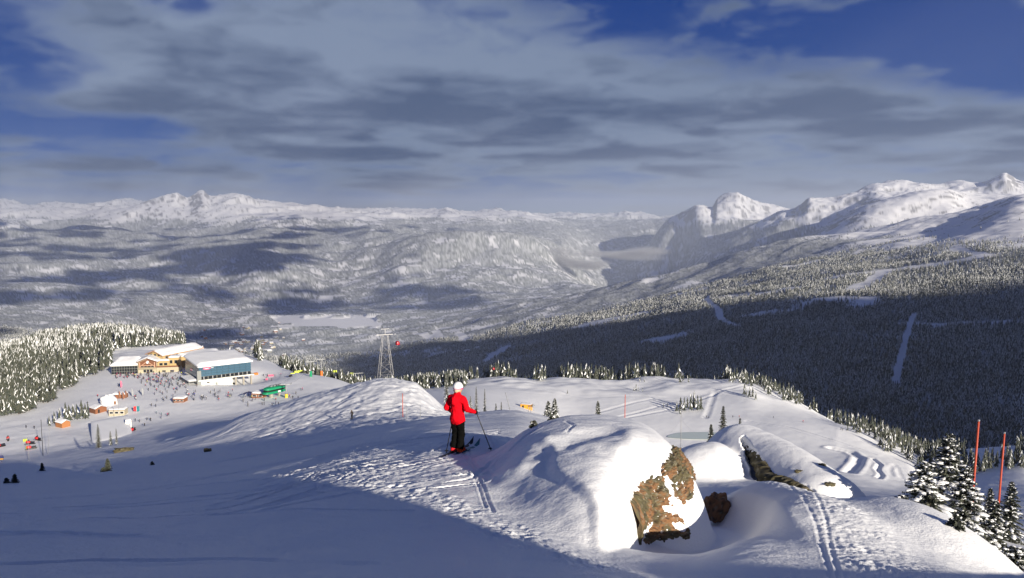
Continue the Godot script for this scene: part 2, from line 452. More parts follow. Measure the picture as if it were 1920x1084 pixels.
var crack := PackedVector2Array()     # the dark gap under the second boulder
var ridge2 := PackedVector2Array()
func snow_shape(x: float, z: float, y: float) -> float:
	var d := -z
	# big boulder, with a wind scoop in front and to the right of it
	if d < 40.0:
		if d > 9.0 and d < 24.0 and x > -4.5 and x < 7.5:
			var X := x - 1.45
			var Z := z + 15.9
			var r := sqrt(pow(X / (2.6 if X > 0.0 else 3.6), 2.0) + pow(Z / 3.0, 2.0))
			var side := clampf(0.5 + 0.5 * X / 1.8, 0.0, 1.0)
			y -= 0.40 * exp(-pow((r - 1.22) / 0.26, 2.0)) * side
			# the scoop's outer wall on the right
			var wall := ss(4.25, 4.85, x + 0.25 * sin(z * 0.9)) * (1.0 - ss(5.5, 8.0, x)) * ss(-19.0, -16.5, z) * (1.0 - ss(-14.2, -10.5, z))
			y += 0.50 * wall
			var dm := dome(x, z)
			# soft flutes on its front
			if Z > 0.0 and X < 1.2:
				var f := ss(0.2, 1.2, Z) * (1.0 - ss(2.2, 2.9, Z)) * (1.0 - ss(0.6, 1.2, X)) * ss(-3.0, -1.5, X)
				dm += f * (0.10 * sin(x * 3.3 + 0.9 * sin(z * 1.7)) + 0.13 * nz_mid.get_noise_2d(x * 0.9, z * 0.5))
			# the drift's lip that runs down beside the rock
			var lip := 0.62 + 0.12 * sin(z * 2.1)
			dm -= 0.10 * ss(lip + 0.10, lip - 0.12, x - 0.15 * (z + 14.0)) * ss(-15.2, -14.2, z) * ss(-2.2, 0.0, x)
			y = smax(y, dm, 0.22)
		# second boulder to the right, long and low, its snow overhanging a gap
		if d > 17.0 and d < 34.0 and x > 3.5 and x < 13.0:
			var p := Vector2(x, z)
			var dr := path_dist(p, ridge2)
			var along := clampf((p - ridge2[0]).dot((ridge2[-1] - ridge2[0]).normalized()) / ridge2[0].distance_to(ridge2[-1]), 0.0, 1.0)
			var top := lerpf(-7.25, -7.4, along)
			var b2 := top - 0.85 * pow(dr / 1.3, 2.3)
			y = smax(y, b2, 0.25)
			var fr := Vector2((x - 6.35) / (1.1 if x > 6.35 else 2.0) + (z + 24.4) * 0.2, (z + 24.4) / 1.9).length()
			y = smax(y, -7.32 - 0.8 * pow(fr, 2.0), 0.35)
			var dc := path_dist(p, crack) * (1.0 + 2.0 * exp(-p.distance_to(crack[0]) / 0.9))
			y -= 0.95 * (1.0 - ss(0.08, 0.22, dc + 0.08 * nz_mid.get_noise_2d(x * 2.0, z * 2.0)))
	if d > 16.0 and d < 21.0 and x < 1.0:       # the little rise the skier stands on
		y += 0.34 * gauss(x, z, -0.85, -18.7, 0.85, 0.85)
	# bank below the young trees on the right
	if d > 9.0 and d < 24.0 and x > 5.0:
		y = smax(y, -5.15 - 0.2 * (x - 7.2) - 0.75 * pow(Vector2((x - 7.2) / 1.5, (z + 13.0) / 2.6).length(), 2.2), 0.3)
	return y

func near_detail(h: PackedFloat32Array, o: int, nc: int, d: float, cs: PackedFloat64Array):
	var z := -d
	var far_fade := 1.0 - ss(300.0, 700.0, d)
	for i in nc:
		var x := cs[i] * d
		var y := h[o + i]
		if d < 45.0:
			y = snow_shape(x, z, y)
			var p := Vector2(x, z)
			y += 0.07 * nz_drift.get_noise_2d(x, z) + 0.022 * nz_mid.get_noise_2d(x, z)
			# ski-cut snow around the skier, streaked along the run
			var m := clampf(1.0 - Vector2((x + 2.6) / 4.2, (z + 18.5) / 7.0).length(), 0.0, 1.0)
			m = ss(0.0, 0.45, m)
			if m > 0.0:
				var u := x * 0.88 - z * 0.47
				var w := x * 0.47 + z * 0.88
				y += m * (0.018 * nz_streak.get_noise_2d(u * 0.35, w * 1.2) + 0.016 * nz_fine.get_noise_2d(u * 0.7, w) + 0.012 * nz_fine.get_noise_2d(x * 2.7, z * 2.7))
			# a spill of chunks along the shadow's edge and on the track to the right
			var ch := 1.0 - ss(0.12, 0.75, path_dist(p, spill))
			var c2 := 1.0 - ss(0.25, 0.9, path_dist(p, track))
			var q := maxf(ch, c2 * 0.8)
			if q > 0.0:
				var cv := nz_chunk.get_noise_2d(x, z * 0.8)
				y += q * (0.5 + 0.5 * nz_mid.get_noise_2d(x * 1.3, z * 1.3)) * (0.08 * maxf(0.0, -cv - 0.45) + 0.042 * nz_fine.get_noise_2d(x * 1.8, z * 1.8) + 0.03 * nz_fine.get_noise_2d(x * 4.0, z * 4.0))
			y += 0.008 * nz_fine.get_noise_2d(x, z)
			for g in grooves:
				var bb: Rect2 = g[3]
				if bb.has_point(p):
					var gd := path_dist(p, g[0])
					var hw: float = g[2]
					y -= g[1] * (1.0 - ss(0.35 * hw, hw, gd)) - 0.45 * g[1] * exp(-pow((gd - 1.35 * hw) / (0.4 * hw), 2.0))
		else:
			var run := ss(45.0, 120.0, d) * (1.0 - ss(260.0, 330.0, d)) * ss(-0.42, -0.28, cs[i]) * (1.0 - ss(-0.03, 0.06, cs[i]))
			y += 0.35 * far_fade * nz_drift.get_noise_2d(x * 0.3, z * 0.3)
			y += run * (0.34 * nz_mogul.get_noise_2d(x, z * 0.8) + 0.12 * nz_mid.get_noise_2d(x, z))
			y += (1.0 - run) * 0.10 * nz_mogul.get_noise_2d(x * 0.6, z * 0.6)
			if d > 440.0 and d < 560.0 and x < -120.0 and x > -210.0:      # the ground falls away by the hall's open bay
				y -= 5.2 * gauss(x, z, -172.0, -506.0, 20.0, 22.0)
			if d > 560.0 and d < 760.0:
				y += 3.0 * ss(560.0, 640.0, d) * nz_drift.get_noise_2d(x * 0.11, z * 0.11)
			for g in grooves:
				var bb: Rect2 = g[3]
				var p := Vector2(x, z)
				if bb.has_point(p):
					var gd := path_dist(p, g[0])
					var hw: float = g[2]
					y -= g[1] * (1.0 - ss(0.35 * hw, hw, gd)) - 0.45 * g[1] * exp(-pow((gd - 1.35 * hw) / (0.4 * hw), 2.0))
		h[o + i] = y

var spill := PackedVector2Array()
var track := PackedVector2Array()

func flat_pts(list: Array) -> PackedVector2Array:       # [px, py, depth] on the photograph -> x, z
	var out := PackedVector2Array()
	for p in list:
		var v := at(p[0], p[1], p[2])
		out.append(Vector2(v.x, v.z))
	return out

func groove(list: Array, depth: float, half: float):
	var pts := flat_pts(list)
	var bb := Rect2(pts[0], Vector2.ZERO)
	for p in pts:
		bb = bb.expand(p)
	grooves.append([pts, depth, half, bb.grow(half * 2.4)])

# ---------------------------------------------------------------- far land
var nz_big := noise(201, 2600.0, 5)
var nz_ridge := noise(202, 3400.0, 5, FastNoiseLite.FRACTAL_RIDGED)
var nz_patch := noise(203, 900.0, 4)
var nz_line := noise(204, 1500.0, 3)
var nz_fleck := noise(205, 140.0, 3)

func far_detail(h: PackedFloat32Array, o: int, nc: int, d: float, cs: PackedFloat64Array):
	var z := -d
	var amp := d * (0.0042 + 0.0065 * ss(7500.0, 11000.0, d) * (1.0 - ss(19000.0, 24000.0, d))) * ss(1000.0, 4500.0, d)
	var ramp := d * 0.0058 * ss(9000.0, 16000.0, d)
	for i in nc:
		var x := cs[i] * d
		var y := h[o + i]
		var lake := lake_at(x, z)
		var keep := 1.0 - lake
		y += keep * amp * nz_big.get_noise_2d(x, z)
		var high := ss(-500.0, 0.0, y)
		if d > 9000.0:
			y += keep * ramp * (0.25 + 0.75 * high) * (nz_ridge.get_noise_2d(x, z) - 0.1)
		else:
			y += keep * d * 0.0058 * nz_patch.get_noise_2d(x, z) * ss(1000.0, 4500.0, d)
		h[o + i] = y

func lake_at(x: float, z: float) -> float:
	if z > -8800.0 or z < -10600.0: return 0.0
	var w := nz_patch.get_noise_2d(x * 1.4, z * 1.4)
	var c := x / -z + 0.016 * w
	var far := -z + 420.0 * w + 2200.0 * (c + 0.24)
	return ss(-0.304, -0.298, c) * (1.0 - ss(-0.172, -0.166, c)) * ss(9000.0, 9060.0, far) * (1.0 - ss(10050.0, 10120.0, far))

var treeline := -120.0
func wooded(x: float, y: float, z: float) -> float:     # how closely trees stand here, 0 to 1
	var d := -z
	if lake_at(x, z) > 0.1: return 0.0
	var line := treeline + 260.0 * nz_line.get_noise_2d(x, z) - 60.0
	var f := 1.0 - ss(line - 190.0, line + 60.0, y)
	f *= ss(-0.62, -0.25, nz_patch.get_noise_2d(x + 5000.0, z))
	if d > 5000.0 and y < -900.0:        # valley floor with a town and clearings
		f *= 1.0 - 0.75 * ss(0.12, 0.34, nz_fleck.get_noise_2d(x * 0.35, z * 0.35))
	return f

func run_cut(x: float, z: float) -> float:       # 1 on a ski run
	var p := Vector2(x, z)
	for c in corridors:
		var bb: Rect2 = c[2]
		if bb.has_point(p):
			var pts: PackedVector2Array = c[0]
			if path_dist(p, pts) < c[1] * (0.9 + 0.3 * nz_fleck.get_noise_2d(x, z)): return 1.0
	return 0.0

func far_colors(zn: Dictionary, v: PackedVector3Array, nr: PackedVector3Array) -> PackedColorArray:
	var out := PackedColorArray()
	out.resize(v.size())
	var r := RandomNumberGenerator.new()
	r.seed = 77
	var snow := Color(0.86, 0.87, 0.88)
	var rock := Color(0.13, 0.13, 0.14)
	for k in v.size():
		var p := v[k]
		var d := -p.z
		var g := r.randf()
		var f := wooded(p.x, p.y, p.z)
		if f > 0.0 and corridors.size() > 0 and d < 9500.0 and run_cut(p.x, p.z) > 0.5:
			f = 0.0
		var c := snow
		if f > 0.0:
			var tree := Color(0.18, 0.20, 0.195).lerp(Color(0.56, 0.58, 0.59), g)
			c = snow.lerp(tree, 1.0 if g * 0.8 + 0.1 < f else f * 0.3)
		else:
			var steep := 1.0 - nr[k].y
			var rk := ss(0.09, 0.20, steep + 0.20 * nz_fleck.get_noise_2d(p.x * 0.45, p.z * 0.45) + 0.10 * (g - 0.5)) * 0.8
			c = snow.lerp(rock, rk if p.y > -700.0 and d > 4000.0 else 0.0)
		out[k] = c
	return out

func build_land():
	prepare_rows()
	ridge2 = flat_pts([[1395, 830, 26.5], [1450, 840, 25.0], [1500, 860, 23.4], [1545, 890, 22.0]])
	crack = flat_pts([[1392, 820, 25.6], [1415, 850, 24.2], [1432, 872, 22.9], [1480, 888, 21.9], [1520, 905, 21.2], [1556, 925, 20.6]])
	spill = flat_pts([[640, 880, 19.5], [700, 935, 14.6], [780, 965, 12.6], [870, 985, 11.4], [950, 1010, 10.2], [1040, 1035, 9.2], [1110, 1052, 8.5]])
	track = flat_pts([[1330, 880, 21.5], [1420, 905, 19.0], [1500, 960, 15.5], [1580, 1010, 12.5], [1680, 1060, 9.5], [1760, 1100, 7.8]])
	groove([[846, 850, 21.0], [862, 880, 18.4], [885, 920, 15.2], [912, 975, 11.8]], 0.022, 0.035)
	groove([[860, 850, 21.0], [880, 890, 17.4], [898, 935, 14.2], [925, 985, 11.5]], 0.02, 0.035)
	groove([[1500, 920, 18.0], [1520, 960, 15.0], [1548, 1010, 12.2], [1570, 1060, 9.6], [1588, 1110, 7.9]], 0.011, 0.04)
	groove([[1470, 925, 17.6], [1490, 965, 14.9], [1530, 1015, 12.0], [1558, 1066, 9.4], [1572, 1112, 7.8]], 0.010, 0.04)
	groove([[915, 855, 18.6], [935, 880, 17.2], [952, 905, 16.2], [965, 915, 15.9]], 0.02, 0.04)
	groove([[960, 930, 15.4], [985, 912, 15.8], [1008, 890, 16.2]], 0.025, 0.06)
	groove([[1060, 858, 16.4], [1075, 880, 15.8], [1062, 905, 15.2]], 0.015, 0.05)
	var gr := RandomNumberGenerator.new()
	gr.seed = 51
	for k in 46:
		var x0 := gr.randf_range(-6.2, -0.6)
		var z0 := gr.randf_range(-25.0, -12.5)
		var a := gr.randfn(0.62, 0.28)
		var bend := gr.randfn(0.0, 0.05)
		var len := gr.randf_range(1.6, 4.6)
		var pts := PackedVector2Array()
		for j in 6:
			var t := j / 5.0 * len
			pts.append(Vector2(minf(x0 + cos(a + bend * t) * t, -0.9 + 0.1 * j), z0 - sin(a + bend * t) * t))
		var bb := Rect2(pts[0], Vector2.ZERO)
		for p in pts: bb = bb.expand(p)
		grooves.append([pts, gr.randf_range(0.012, 0.04), gr.randf_range(0.035, 0.08), bb.grow(0.25)])
	for k in 26:
		var x0 := gr.randf_range(-16.0, -1.0)
		var z0 := gr.randf_range(-26.0, -6.5)
		var a := gr.randfn(0.35, 0.35)
		var bend := gr.randfn(0.0, 0.03)
		var len := gr.randf_range(3.0, 9.0)
		var pts := PackedVector2Array()
		for j in 6:
			var t := j / 5.0 * len
			pts.append(Vector2(x0 - cos(a + bend * t) * t, z0 - sin(a + bend * t) * t * 0.8))
		var bb := Rect2(pts[0], Vector2.ZERO)
		for p in pts: bb = bb.expand(p)
		grooves.append([pts, gr.randf_range(0.015, 0.04), gr.randf_range(0.05, 0.12), bb.grow(0.3)])
	for k in 60:
		var x0 := gr.randf_range(-44.0, -8.0)
		var z0 := gr.randf_range(-195.0, -105.0)
		var a := gr.randfn(0.9, 0.5)
		var bend := gr.randfn(0.0, 0.06)
		var len := gr.randf_range(8.0, 26.0)
		var pts := PackedVector2Array()
		for j in 6:
			var t := j / 5.0 * len
			pts.append(Vector2(x0 + cos(a + bend * t) * t, z0 - sin(a + bend * t) * t))
		var bb := Rect2(pts[0], Vector2.ZERO)
		for p in pts: bb = bb.expand(p)
		grooves.append([pts, gr.randf_range(0.05, 0.16), gr.randf_range(0.5, 0.9), bb.grow(2.5)])
	# tracks across the meadow and the pistes
	groove([[1170, 790, 530], [1250, 768, 552], [1320, 745, 590], [1345, 735, 606], [1400, 722, 640]], 0.32, 2.3)
	groove([[1120, 775, 546], [1190, 755, 575], [1230, 747, 588], [1300, 752, 580], [1330, 760, 566]], 0.28, 2.2)
	groove([[1150, 790, 530], [1210, 768, 552], [1260, 755, 575]], 0.28, 2.1)
	groove([[1030, 740, 602], [1100, 745, 590], [1200, 744, 594], [1300, 745, 592]], 0.2, 2.1)
	groove([[1340, 735, 610], [1335, 755, 580], [1328, 775, 548], [1322, 790, 530]], 0.3, 2.4)
	groove([[1400, 795, 520], [1480, 808, 500], [1560, 828, 474], [1640, 850, 452]], 0.3, 2.0)
	groove([[1560, 842, 456], [1595, 848, 450], [1612, 860, 436], [1606, 880, 414], [1596, 905, 396], [1590, 925, 384]], 1.1, 3.4)
	groove([[1636, 858, 438], [1650, 872, 424], [1644, 890, 408], [1652, 910, 394], [1646, 935, 380]], 0.7, 1.7)
	groove([[1672, 900, 398], [1668, 880, 412], [1676, 860, 432]], 0.2, 1.6)
	groove([[1690, 905, 398], [1686, 880, 412], [1680, 862, 432]], 0.2, 1.6)
	groove([[445, 786, 262], [410, 800, 252], [380, 815, 242], [352, 830, 232]], 1.6, 4.0)
	var near := make_zone(depth_list([[2.5, 10.0, 110], [10.0, 20.0, 240], [20.0, 27.5, 130], [27.5, 45.0, 70]]), c_steps(700, 16, 1.5), false)
	var mid := make_zone(depth_list([[45.0, 140.0, 80], [140.0, 760.0, 430]]), c_steps(700, 14, 1.25), false)
	var far := make_zone(depth_list([[760.0, 2500.0, 90], [2500.0, 52000.0, 400]]), c_steps(1000, 24, 1.05), true)
	stitch(near, mid)
	stitch(mid, far)
	sheet(near, "ski_slope", M.snow)
	sheet(mid, "snowfield", M.snow_far)
	cut_runs()
	sheet(far, "mountains", M.land, true)
	build_back_hill()

func stitch(a: Dictionary, b: Dictionary):        # the last contour of one sheet follows the first of the next
	var ca: PackedFloat64Array = a.c
	var cb: PackedFloat64Array = b.c
	var na := ca.size()
	var ha: PackedFloat32Array = a.h
	var hb: PackedFloat32Array = b.h
	var o: int = (a.d.size() - 1) * na
	for i in cb.size():
		var c := clampf(cb[i], ca[0] + 1e-6, ca[na - 1] - 1e-6)
		var k := clampi(ca.bsearch(c) - 1, 0, na - 2)
		hb[i] = lerpf(ha[o + k], ha[o + k + 1], (c - ca[k]) / (ca[k + 1] - ca[k]))
	b.h = hb

func cut_runs():
	for r in [
		[[[1330, 555], [1325, 562], [1345, 580], [1352, 600], [1372, 610], [1392, 613]], 15.0],
		[[[1325, 560], [1390, 553], [1440, 550], [1490, 542]], 34.0],
		[[[1600, 544], [1640, 525], [1660, 508], [1700, 502], [1780, 492], [1850, 480]], 36.0],
		[[[1790, 465], [1830, 475], [1850, 480]], 30.0],
		[[[1465, 500], [1490, 500], [1540, 488], [1600, 478], [1620, 470]], 40.0],
		[[[1560, 500], [1620, 488]], 26.0],
		[[[1715, 588], [1702, 625], [1690, 670], [1678, 725]], 8.5],
		[[[1700, 606], [1760, 610], [1830, 606], [1900, 603]], 24.0],
		[[[1560, 520], [1620, 512], [1660, 508]], 30.0],
		[[[1150, 600], [1200, 585], [1240, 576]], 24.0],
		[[[1010, 626], [1050, 618]], 18.0],
		[[[905, 680], [930, 662], [950, 650]], 26.0],
		[[[780, 625], [830, 632], [815, 620]], 30.0],
		[[[860, 625], [875, 640]], 30.0],
	]:
		var pts := PackedVector2Array()
		for p in r[0]:
			var v := hit(p[0], p[1], 1300.0)
			pts.append(Vector2(v.x, v.z))
		var bb := Rect2(pts[0], Vector2.ZERO)
		for p in pts: bb = bb.expand(p)
		corridors.append([pts, r[1] * 1.6, bb.grow(r[1] * 2.4)])

func build_back_hill():       # the slope goes on behind the camera: a snowy knoll there shades the foreground
	var n := 90
	var v := PackedVector3Array()
	var step := 1.4
	for j in n:
		for i in n:
			var x := -50.0 + i * step
			var z := -5.0 + j * step
			var y := -2.0 + 0.18 * z - 0.004 * x * x * (1.0 if x > 0.0 else 0.3) + 0.3 * nz_drift.get_noise_2d(x, z)
			var ca := cos(SUN_AZ)
			var sa := sin(SUN_AZ)
			var q := x * ca - z * sa
			var r := -x * sa - z * ca
			var k := ss(-9.0, -16.0, r) * ss(6.4, 4.2, q) * (1.0 - ss(-26.0, -40.0, r))
			y += k * (7.5 + 1.2 * nz_drift.get_noise_2d(x * 0.7, z * 0.7) + ss(2.0, -14.0, q) * 3.0)
			if z < 0.5: y = minf(y, -2.1 + 0.3 * minf(z + 1.0, 0.0) - (0.9 if z < -1.5 else 0.0))
			v.append(Vector3(x, y, z))
	grid_mesh(v, n, n, "hill_behind", M.snow)

func grid_mesh(v: PackedVector3Array, nc: int, nr: int, called: String, mat: Material):
	var st := SurfaceTool.new()
	st.begin(Mesh.PRIMITIVE_TRIANGLES)
	st.set_smooth_group(0)
	for p in v: st.add_vertex(p)
	for j in nr - 1:
		for i in nc - 1:
			var a := j * nc + i
			for k in [a, a + 1, a + nc, a + 1, a + nc + 1, a + nc]: st.add_index(k)
	st.generate_normals()
	var o := MeshInstance3D.new()
	o.name = called
	o.mesh = st.commit()
	o.mesh.surface_set_material(0, mat)
	o.set_meta("kind", "structure")
	add_child(o)
# ---------------------------------------------------------------- materials
var M := {}
func ntex(seed_: int, wave: float, size := 512, oct := 4, normal := false, bump := 4.0, ramp: Gradient = null, type := FastNoiseLite.TYPE_SIMPLEX_SMOOTH) -> ImageTexture:
	var n := noise(seed_, wave, oct, FastNoiseLite.FRACTAL_FBM, type)
	var im := n.get_seamless_image(size, size)
	if normal:
		im.convert(Image.FORMAT_RGBA8)
		im.bump_map_to_normal_map(bump)
	elif ramp:
		im.convert(Image.FORMAT_RGBA8)
		var out := Image.create(size, size, false, Image.FORMAT_RGBA8)
		for y in size:
			for x in size:
				out.set_pixel(x, y, ramp.sample(im.get_pixel(x, y).r))
		im = out
	return ImageTexture.create_from_image(im)

func grad(stops: Array) -> Gradient:
	var g := Gradient.new()
	var o := PackedFloat32Array()
	var c := PackedColorArray()
	for s in stops:
		o.append(s[0])
		c.append(s[1])
	g.offsets = o
	g.colors = c
	return g

func lin(r: float, g: float, b: float) -> Color:
	return Color(r, g, b).linear_to_srgb()

func plain(called: String, r: float, g: float, b: float, rough := 0.7, metal := 0.0) -> StandardMaterial3D:
	var m := StandardMaterial3D.new()
	m.resource_name = called
	m.albedo_color = lin(r, g, b)
	m.roughness = rough
	m.metallic = metal
	M[called] = m
	return m

func make_materials():
	var s := plain("snow", 0.87, 0.885, 0.90, 0.55)
	s.normal_enabled = true
	s.normal_texture = ntex(41, 30.0, 512, 5, true, 5.0)
	s.normal_scale = 0.65
	s.uv1_triplanar = true
	s.uv1_world_triplanar = true
	s.uv1_scale = Vector3(0.9, 0.9, 0.9)
	var s2 := plain("snow_far", 0.87, 0.885, 0.90, 0.6)
	s2.normal_enabled = true
	s2.normal_texture = ntex(42, 40.0, 512, 5, true, 6.0)
	s2.normal_scale = 0.4
	s2.uv1_triplanar = true
	s2.uv1_world_triplanar = true
	s2.uv1_scale = Vector3(0.08, 0.08, 0.08)
	var l := plain("land", 1, 1, 1, 0.9)
	l.vertex_color_use_as_albedo = true
	var v := plain("painted", 1, 1, 1, 0.8)
	v.vertex_color_use_as_albedo = true
	plain("bark", 0.06, 0.045, 0.035, 0.9)
	var sl := plain("snow_lump", 0.86, 0.875, 0.89, 0.6)
	sl.cull_mode = BaseMaterial3D.CULL_DISABLED
	plain("cloud", 0.32, 0.34, 0.38, 1.0)
	var rk := plain("rock", 1, 1, 1, 0.85)
	rk.vertex_color_use_as_albedo = true
	rk.normal_enabled = true
	rk.normal_texture = ntex(43, 26.0, 512, 5, true, 10.0)
	rk.normal_scale = 0.9
	rk.uv1_triplanar = true
	rk.uv1_scale = Vector3(2.2, 2.2, 2.2)
	plain("white_wall", 0.78, 0.76, 0.68, 0.7)
	var gl := plain("blue_glass", 0.012, 0.075, 0.13, 0.2, 0.0)
	gl.clearcoat_enabled = true
	plain("dark_glass", 0.018, 0.022, 0.026, 0.08, 0.3)
	plain("frame_grey", 0.22, 0.23, 0.22, 0.6)
	plain("concrete", 0.30, 0.28, 0.24, 0.8)
	plain("ochre", 0.46, 0.33, 0.15, 0.8)
	plain("beige", 0.42, 0.37, 0.26, 0.8)
	plain("timber", 0.16, 0.062, 0.028, 0.7)
	plain("hut_brown", 0.22, 0.085, 0.038, 0.8)
	plain("hut_orange", 0.36, 0.15, 0.055, 0.8)
	plain("fascia", 0.50, 0.30, 0.20, 0.7)
	plain("green_hull", 0.012, 0.26, 0.12, 0.35)
	plain("green_dark", 0.010, 0.13, 0.065, 0.4)
	plain("black", 0.012, 0.012, 0.013, 0.5)
	plain("steel", 0.30, 0.31, 0.32, 0.5, 0.4)
	plain("grey_steel", 0.26, 0.27, 0.28, 0.6, 0.2)
	plain("lime", 0.52, 0.62, 0.06, 0.6)
	plain("yellow", 0.72, 0.50, 0.04, 0.6)
	plain("amber", 0.66, 0.33, 0.03, 0.6)
	plain("red", 0.52, 0.015, 0.02, 0.5)
	plain("cabin_red", 0.38, 0.008, 0.02, 0.25)
	plain("orange", 0.68, 0.17, 0.02, 0.6)
	plain("pole_orange", 0.46, 0.065, 0.028, 0.6)
	plain("pink", 0.66, 0.10, 0.20, 0.5)
	plain("white_paint", 0.8, 0.8, 0.8, 0.5)
	plain("navy", 0.03, 0.035, 0.12, 0.6)
	plain("blue_roof", 0.03, 0.035, 0.20, 0.5)
	plain("ice", 0.52, 0.60, 0.59, 0.35)
	plain("teal", 0.02, 0.16, 0.19, 0.3)
	var ct := plain("cloth", 1, 1, 1, 0.85)
	ct.vertex_color_use_as_albedo = true
	ct.metallic_specular = 0.15
	plain("helmet", 0.72, 0.73, 0.75, 0.3)
	plain("strap", 0.65, 0.03, 0.16, 0.7)
	plain("hair", 0.55, 0.42, 0.28, 0.8)
	plain("galvanised", 0.50, 0.50, 0.50, 0.6)
# ---------------------------------------------------------------- naming helpers
func numbered(called: String) -> String:
	var k: int = counts.get(called, 0)
	counts[called] = k + 1
	return called if k == 0 else "%s_%03d" % [called, k]

func tag(o: Node, label: String, category: String, group := "", kind := "") -> Node:
	o.set_meta("label", label)
	o.set_meta("category", category)
	if group != "": o.set_meta("group", group)
	if kind != "": o.set_meta("kind", kind)
	return o

func thing(called: String, label: String, category: String, where: Vector3, turn := 0.0, group := "") -> Node3D:
	var o := Node3D.new()
	o.name = numbered(called)
	o.position = where
	o.rotation.y = turn
	tag(o, label, category, group)
	add_child(o)
	return o

func part(parent: Node, called: String, mesh: Mesh, mat: Material = null) -> MeshInstance3D:
	var o := MeshInstance3D.new()
	o.name = called
	o.mesh = mesh
	if mat: o.material_override = mat
	parent.add_child(o, true)
	return o

func copy_of(src: Node3D, where: Vector3, turn: float, size: float, label: String, group: String) -> Node3D:
	var o: Node3D = src.duplicate()
	o.name = numbered(String(src.get_meta("base_name")))
	o.transform = Transform3D(Basis(Vector3.UP, turn).scaled(Vector3.ONE * size), where)
	o.set_meta("label", label)
	o.set_meta("group", group)
	add_child(o)
	return o

# ---------------------------------------------------------------- conifers
const NEEDLE := Color(0.046, 0.058, 0.046)
const NEEDLE2 := Color(0.078, 0.080, 0.056)
const SNOWC := Color(0.84, 0.855, 0.87)

func tri(st: SurfaceTool, a: Vector3, b: Vector3, c: Vector3, col: Color):
	st.set_color(col); st.add_vertex(a)
	st.set_color(col); st.add_vertex(b)
	st.set_color(col); st.add_vertex(c)

func new_st() -> SurfaceTool:
	var st := SurfaceTool.new()
	st.begin(Mesh.PRIMITIVE_TRIANGLES)
	return st

func finish(st: SurfaceTool, mat: Material, smooth := false) -> ArrayMesh:
	st.generate_normals()
	var m := st.commit()
	m.surface_set_material(0, mat)
	return m

# one far or middle conifer of height 1: ragged drooping whorls, snow lodged on part of every whorl
func conifer_crown(r: RandomNumberGenerator, levels: int, sides: int, wide: float, snow: float, low := 0.08) -> ArrayMesh:
	var st := new_st()
	st.set_smooth_group(-1)
	for l in levels:
		var f := float(l) / levels
		var y := lerpf(low, 0.97, f)
		var y2 := minf(1.0, y + 1.55 * (1.0 - low) / levels)
		var rad := wide * pow(1.0 - f, 0.82) * r.randf_range(0.82, 1.15) + 0.012
		var turn := r.randf() * TAU
		var tip := Vector3(r.randf_range(-0.01, 0.01), y2, r.randf_range(-0.01, 0.01))
		for s in sides:
			var a0 := turn + TAU * s / sides
			var a1 := a0 + TAU / sides * 0.5
			var a2 := a0 + TAU / sides
			var ro := rad * r.randf_range(0.65, 1.25)
			var ri := rad * 0.42
			var o := Vector3(cos(a1) * ro, y - 0.028 * r.randf_range(0.3, 1.8), sin(a1) * ro)
			var p0 := Vector3(cos(a0) * ri, y + 0.035, sin(a0) * ri)
			var p2 := Vector3(cos(a2) * ri, y + 0.035, sin(a2) * ri)
			var g := NEEDLE.lerp(NEEDLE2, r.randf())
			var w := SNOWC if r.randf() < snow else g
			var w2 := SNOWC if r.randf() < snow * 0.8 else g
			tri(st, tip, o, p0, w)
			tri(st, tip, p2, o, w2)
			tri(st, p0, o, p2, g)
	return finish(st, M.painted)

func trunk_mesh(top: float, rad: float) -> ArrayMesh:
	var st := new_st()
	tube(st, [Vector3(0, -0.03, 0), Vector3(0.004, top * 0.4, 0.003), Vector3(-0.003, top, 0)], [rad, rad * 0.7, rad * 0.2], 6)
	return finish(st, M.bark)

func tube(st: SurfaceTool, pts: Array, rads: Array, sides := 8, caps := true, col := Color.WHITE):
	var rings := []
	var up := Vector3.UP
	for k in pts.size():
		var d: Vector3 = (pts[mini(k + 1, pts.size() - 1)] - pts[maxi(k - 1, 0)]).normalized()
		var s: Vector3 = d.cross(Vector3.RIGHT if absf(d.y) > 0.9 else up).normalized()
		var t: Vector3 = s.cross(d).normalized()
		var ring := []
		for j in sides:
			var a := TAU * j / sides
			ring.append(pts[k] + (s * cos(a) + t * sin(a)) * rads[k])
		rings.append(ring)
	for k in pts.size() - 1:
		for j in sides:
			var j2 := (j + 1) % sides
			tri(st, rings[k][j], rings[k + 1][j], rings[k][j2], col)
			tri(st, rings[k][j2], rings[k + 1][j], rings[k + 1][j2], col)
	if caps:
		for j in range(1, sides - 1):
			tri(st, rings[0][0], rings[0][j], rings[0][j + 1], col)
			var e: Array = rings[-1]
			tri(st, e[0], e[j + 1], e[j], col)

# a lump of snow: a squashed sphere, sagging
func lump(st: SurfaceTool, c: Vector3, size: Vector3, r: RandomNumberGenerator, nu := 8, nv := 5, basis := Basis.IDENTITY):
	var ring := []
	for v in nv + 1:
		var row := []
		var ph := PI * v / nv
		for u in nu:
			var th := TAU * u / nu
			var k := 1.0 + (r.randf_range(-0.18, 0.15) if v > 0 and v < nv else 0.0)
			row.append(c + basis * (Vector3(sin(ph) * cos(th), cos(ph) * (1.0 if ph < PI / 2 else 0.6), sin(ph) * sin(th)) * size * k))
		ring.append(row)
	for v in nv:
		for u in nu:
			var u2 := (u + 1) % nu
			if v > 0: tri(st, ring[v][u], ring[v][u2], ring[v + 1][u], Color.WHITE)
			if v < nv - 1: tri(st, ring[v][u2], ring[v + 1][u2], ring[v + 1][u], Color.WHITE)

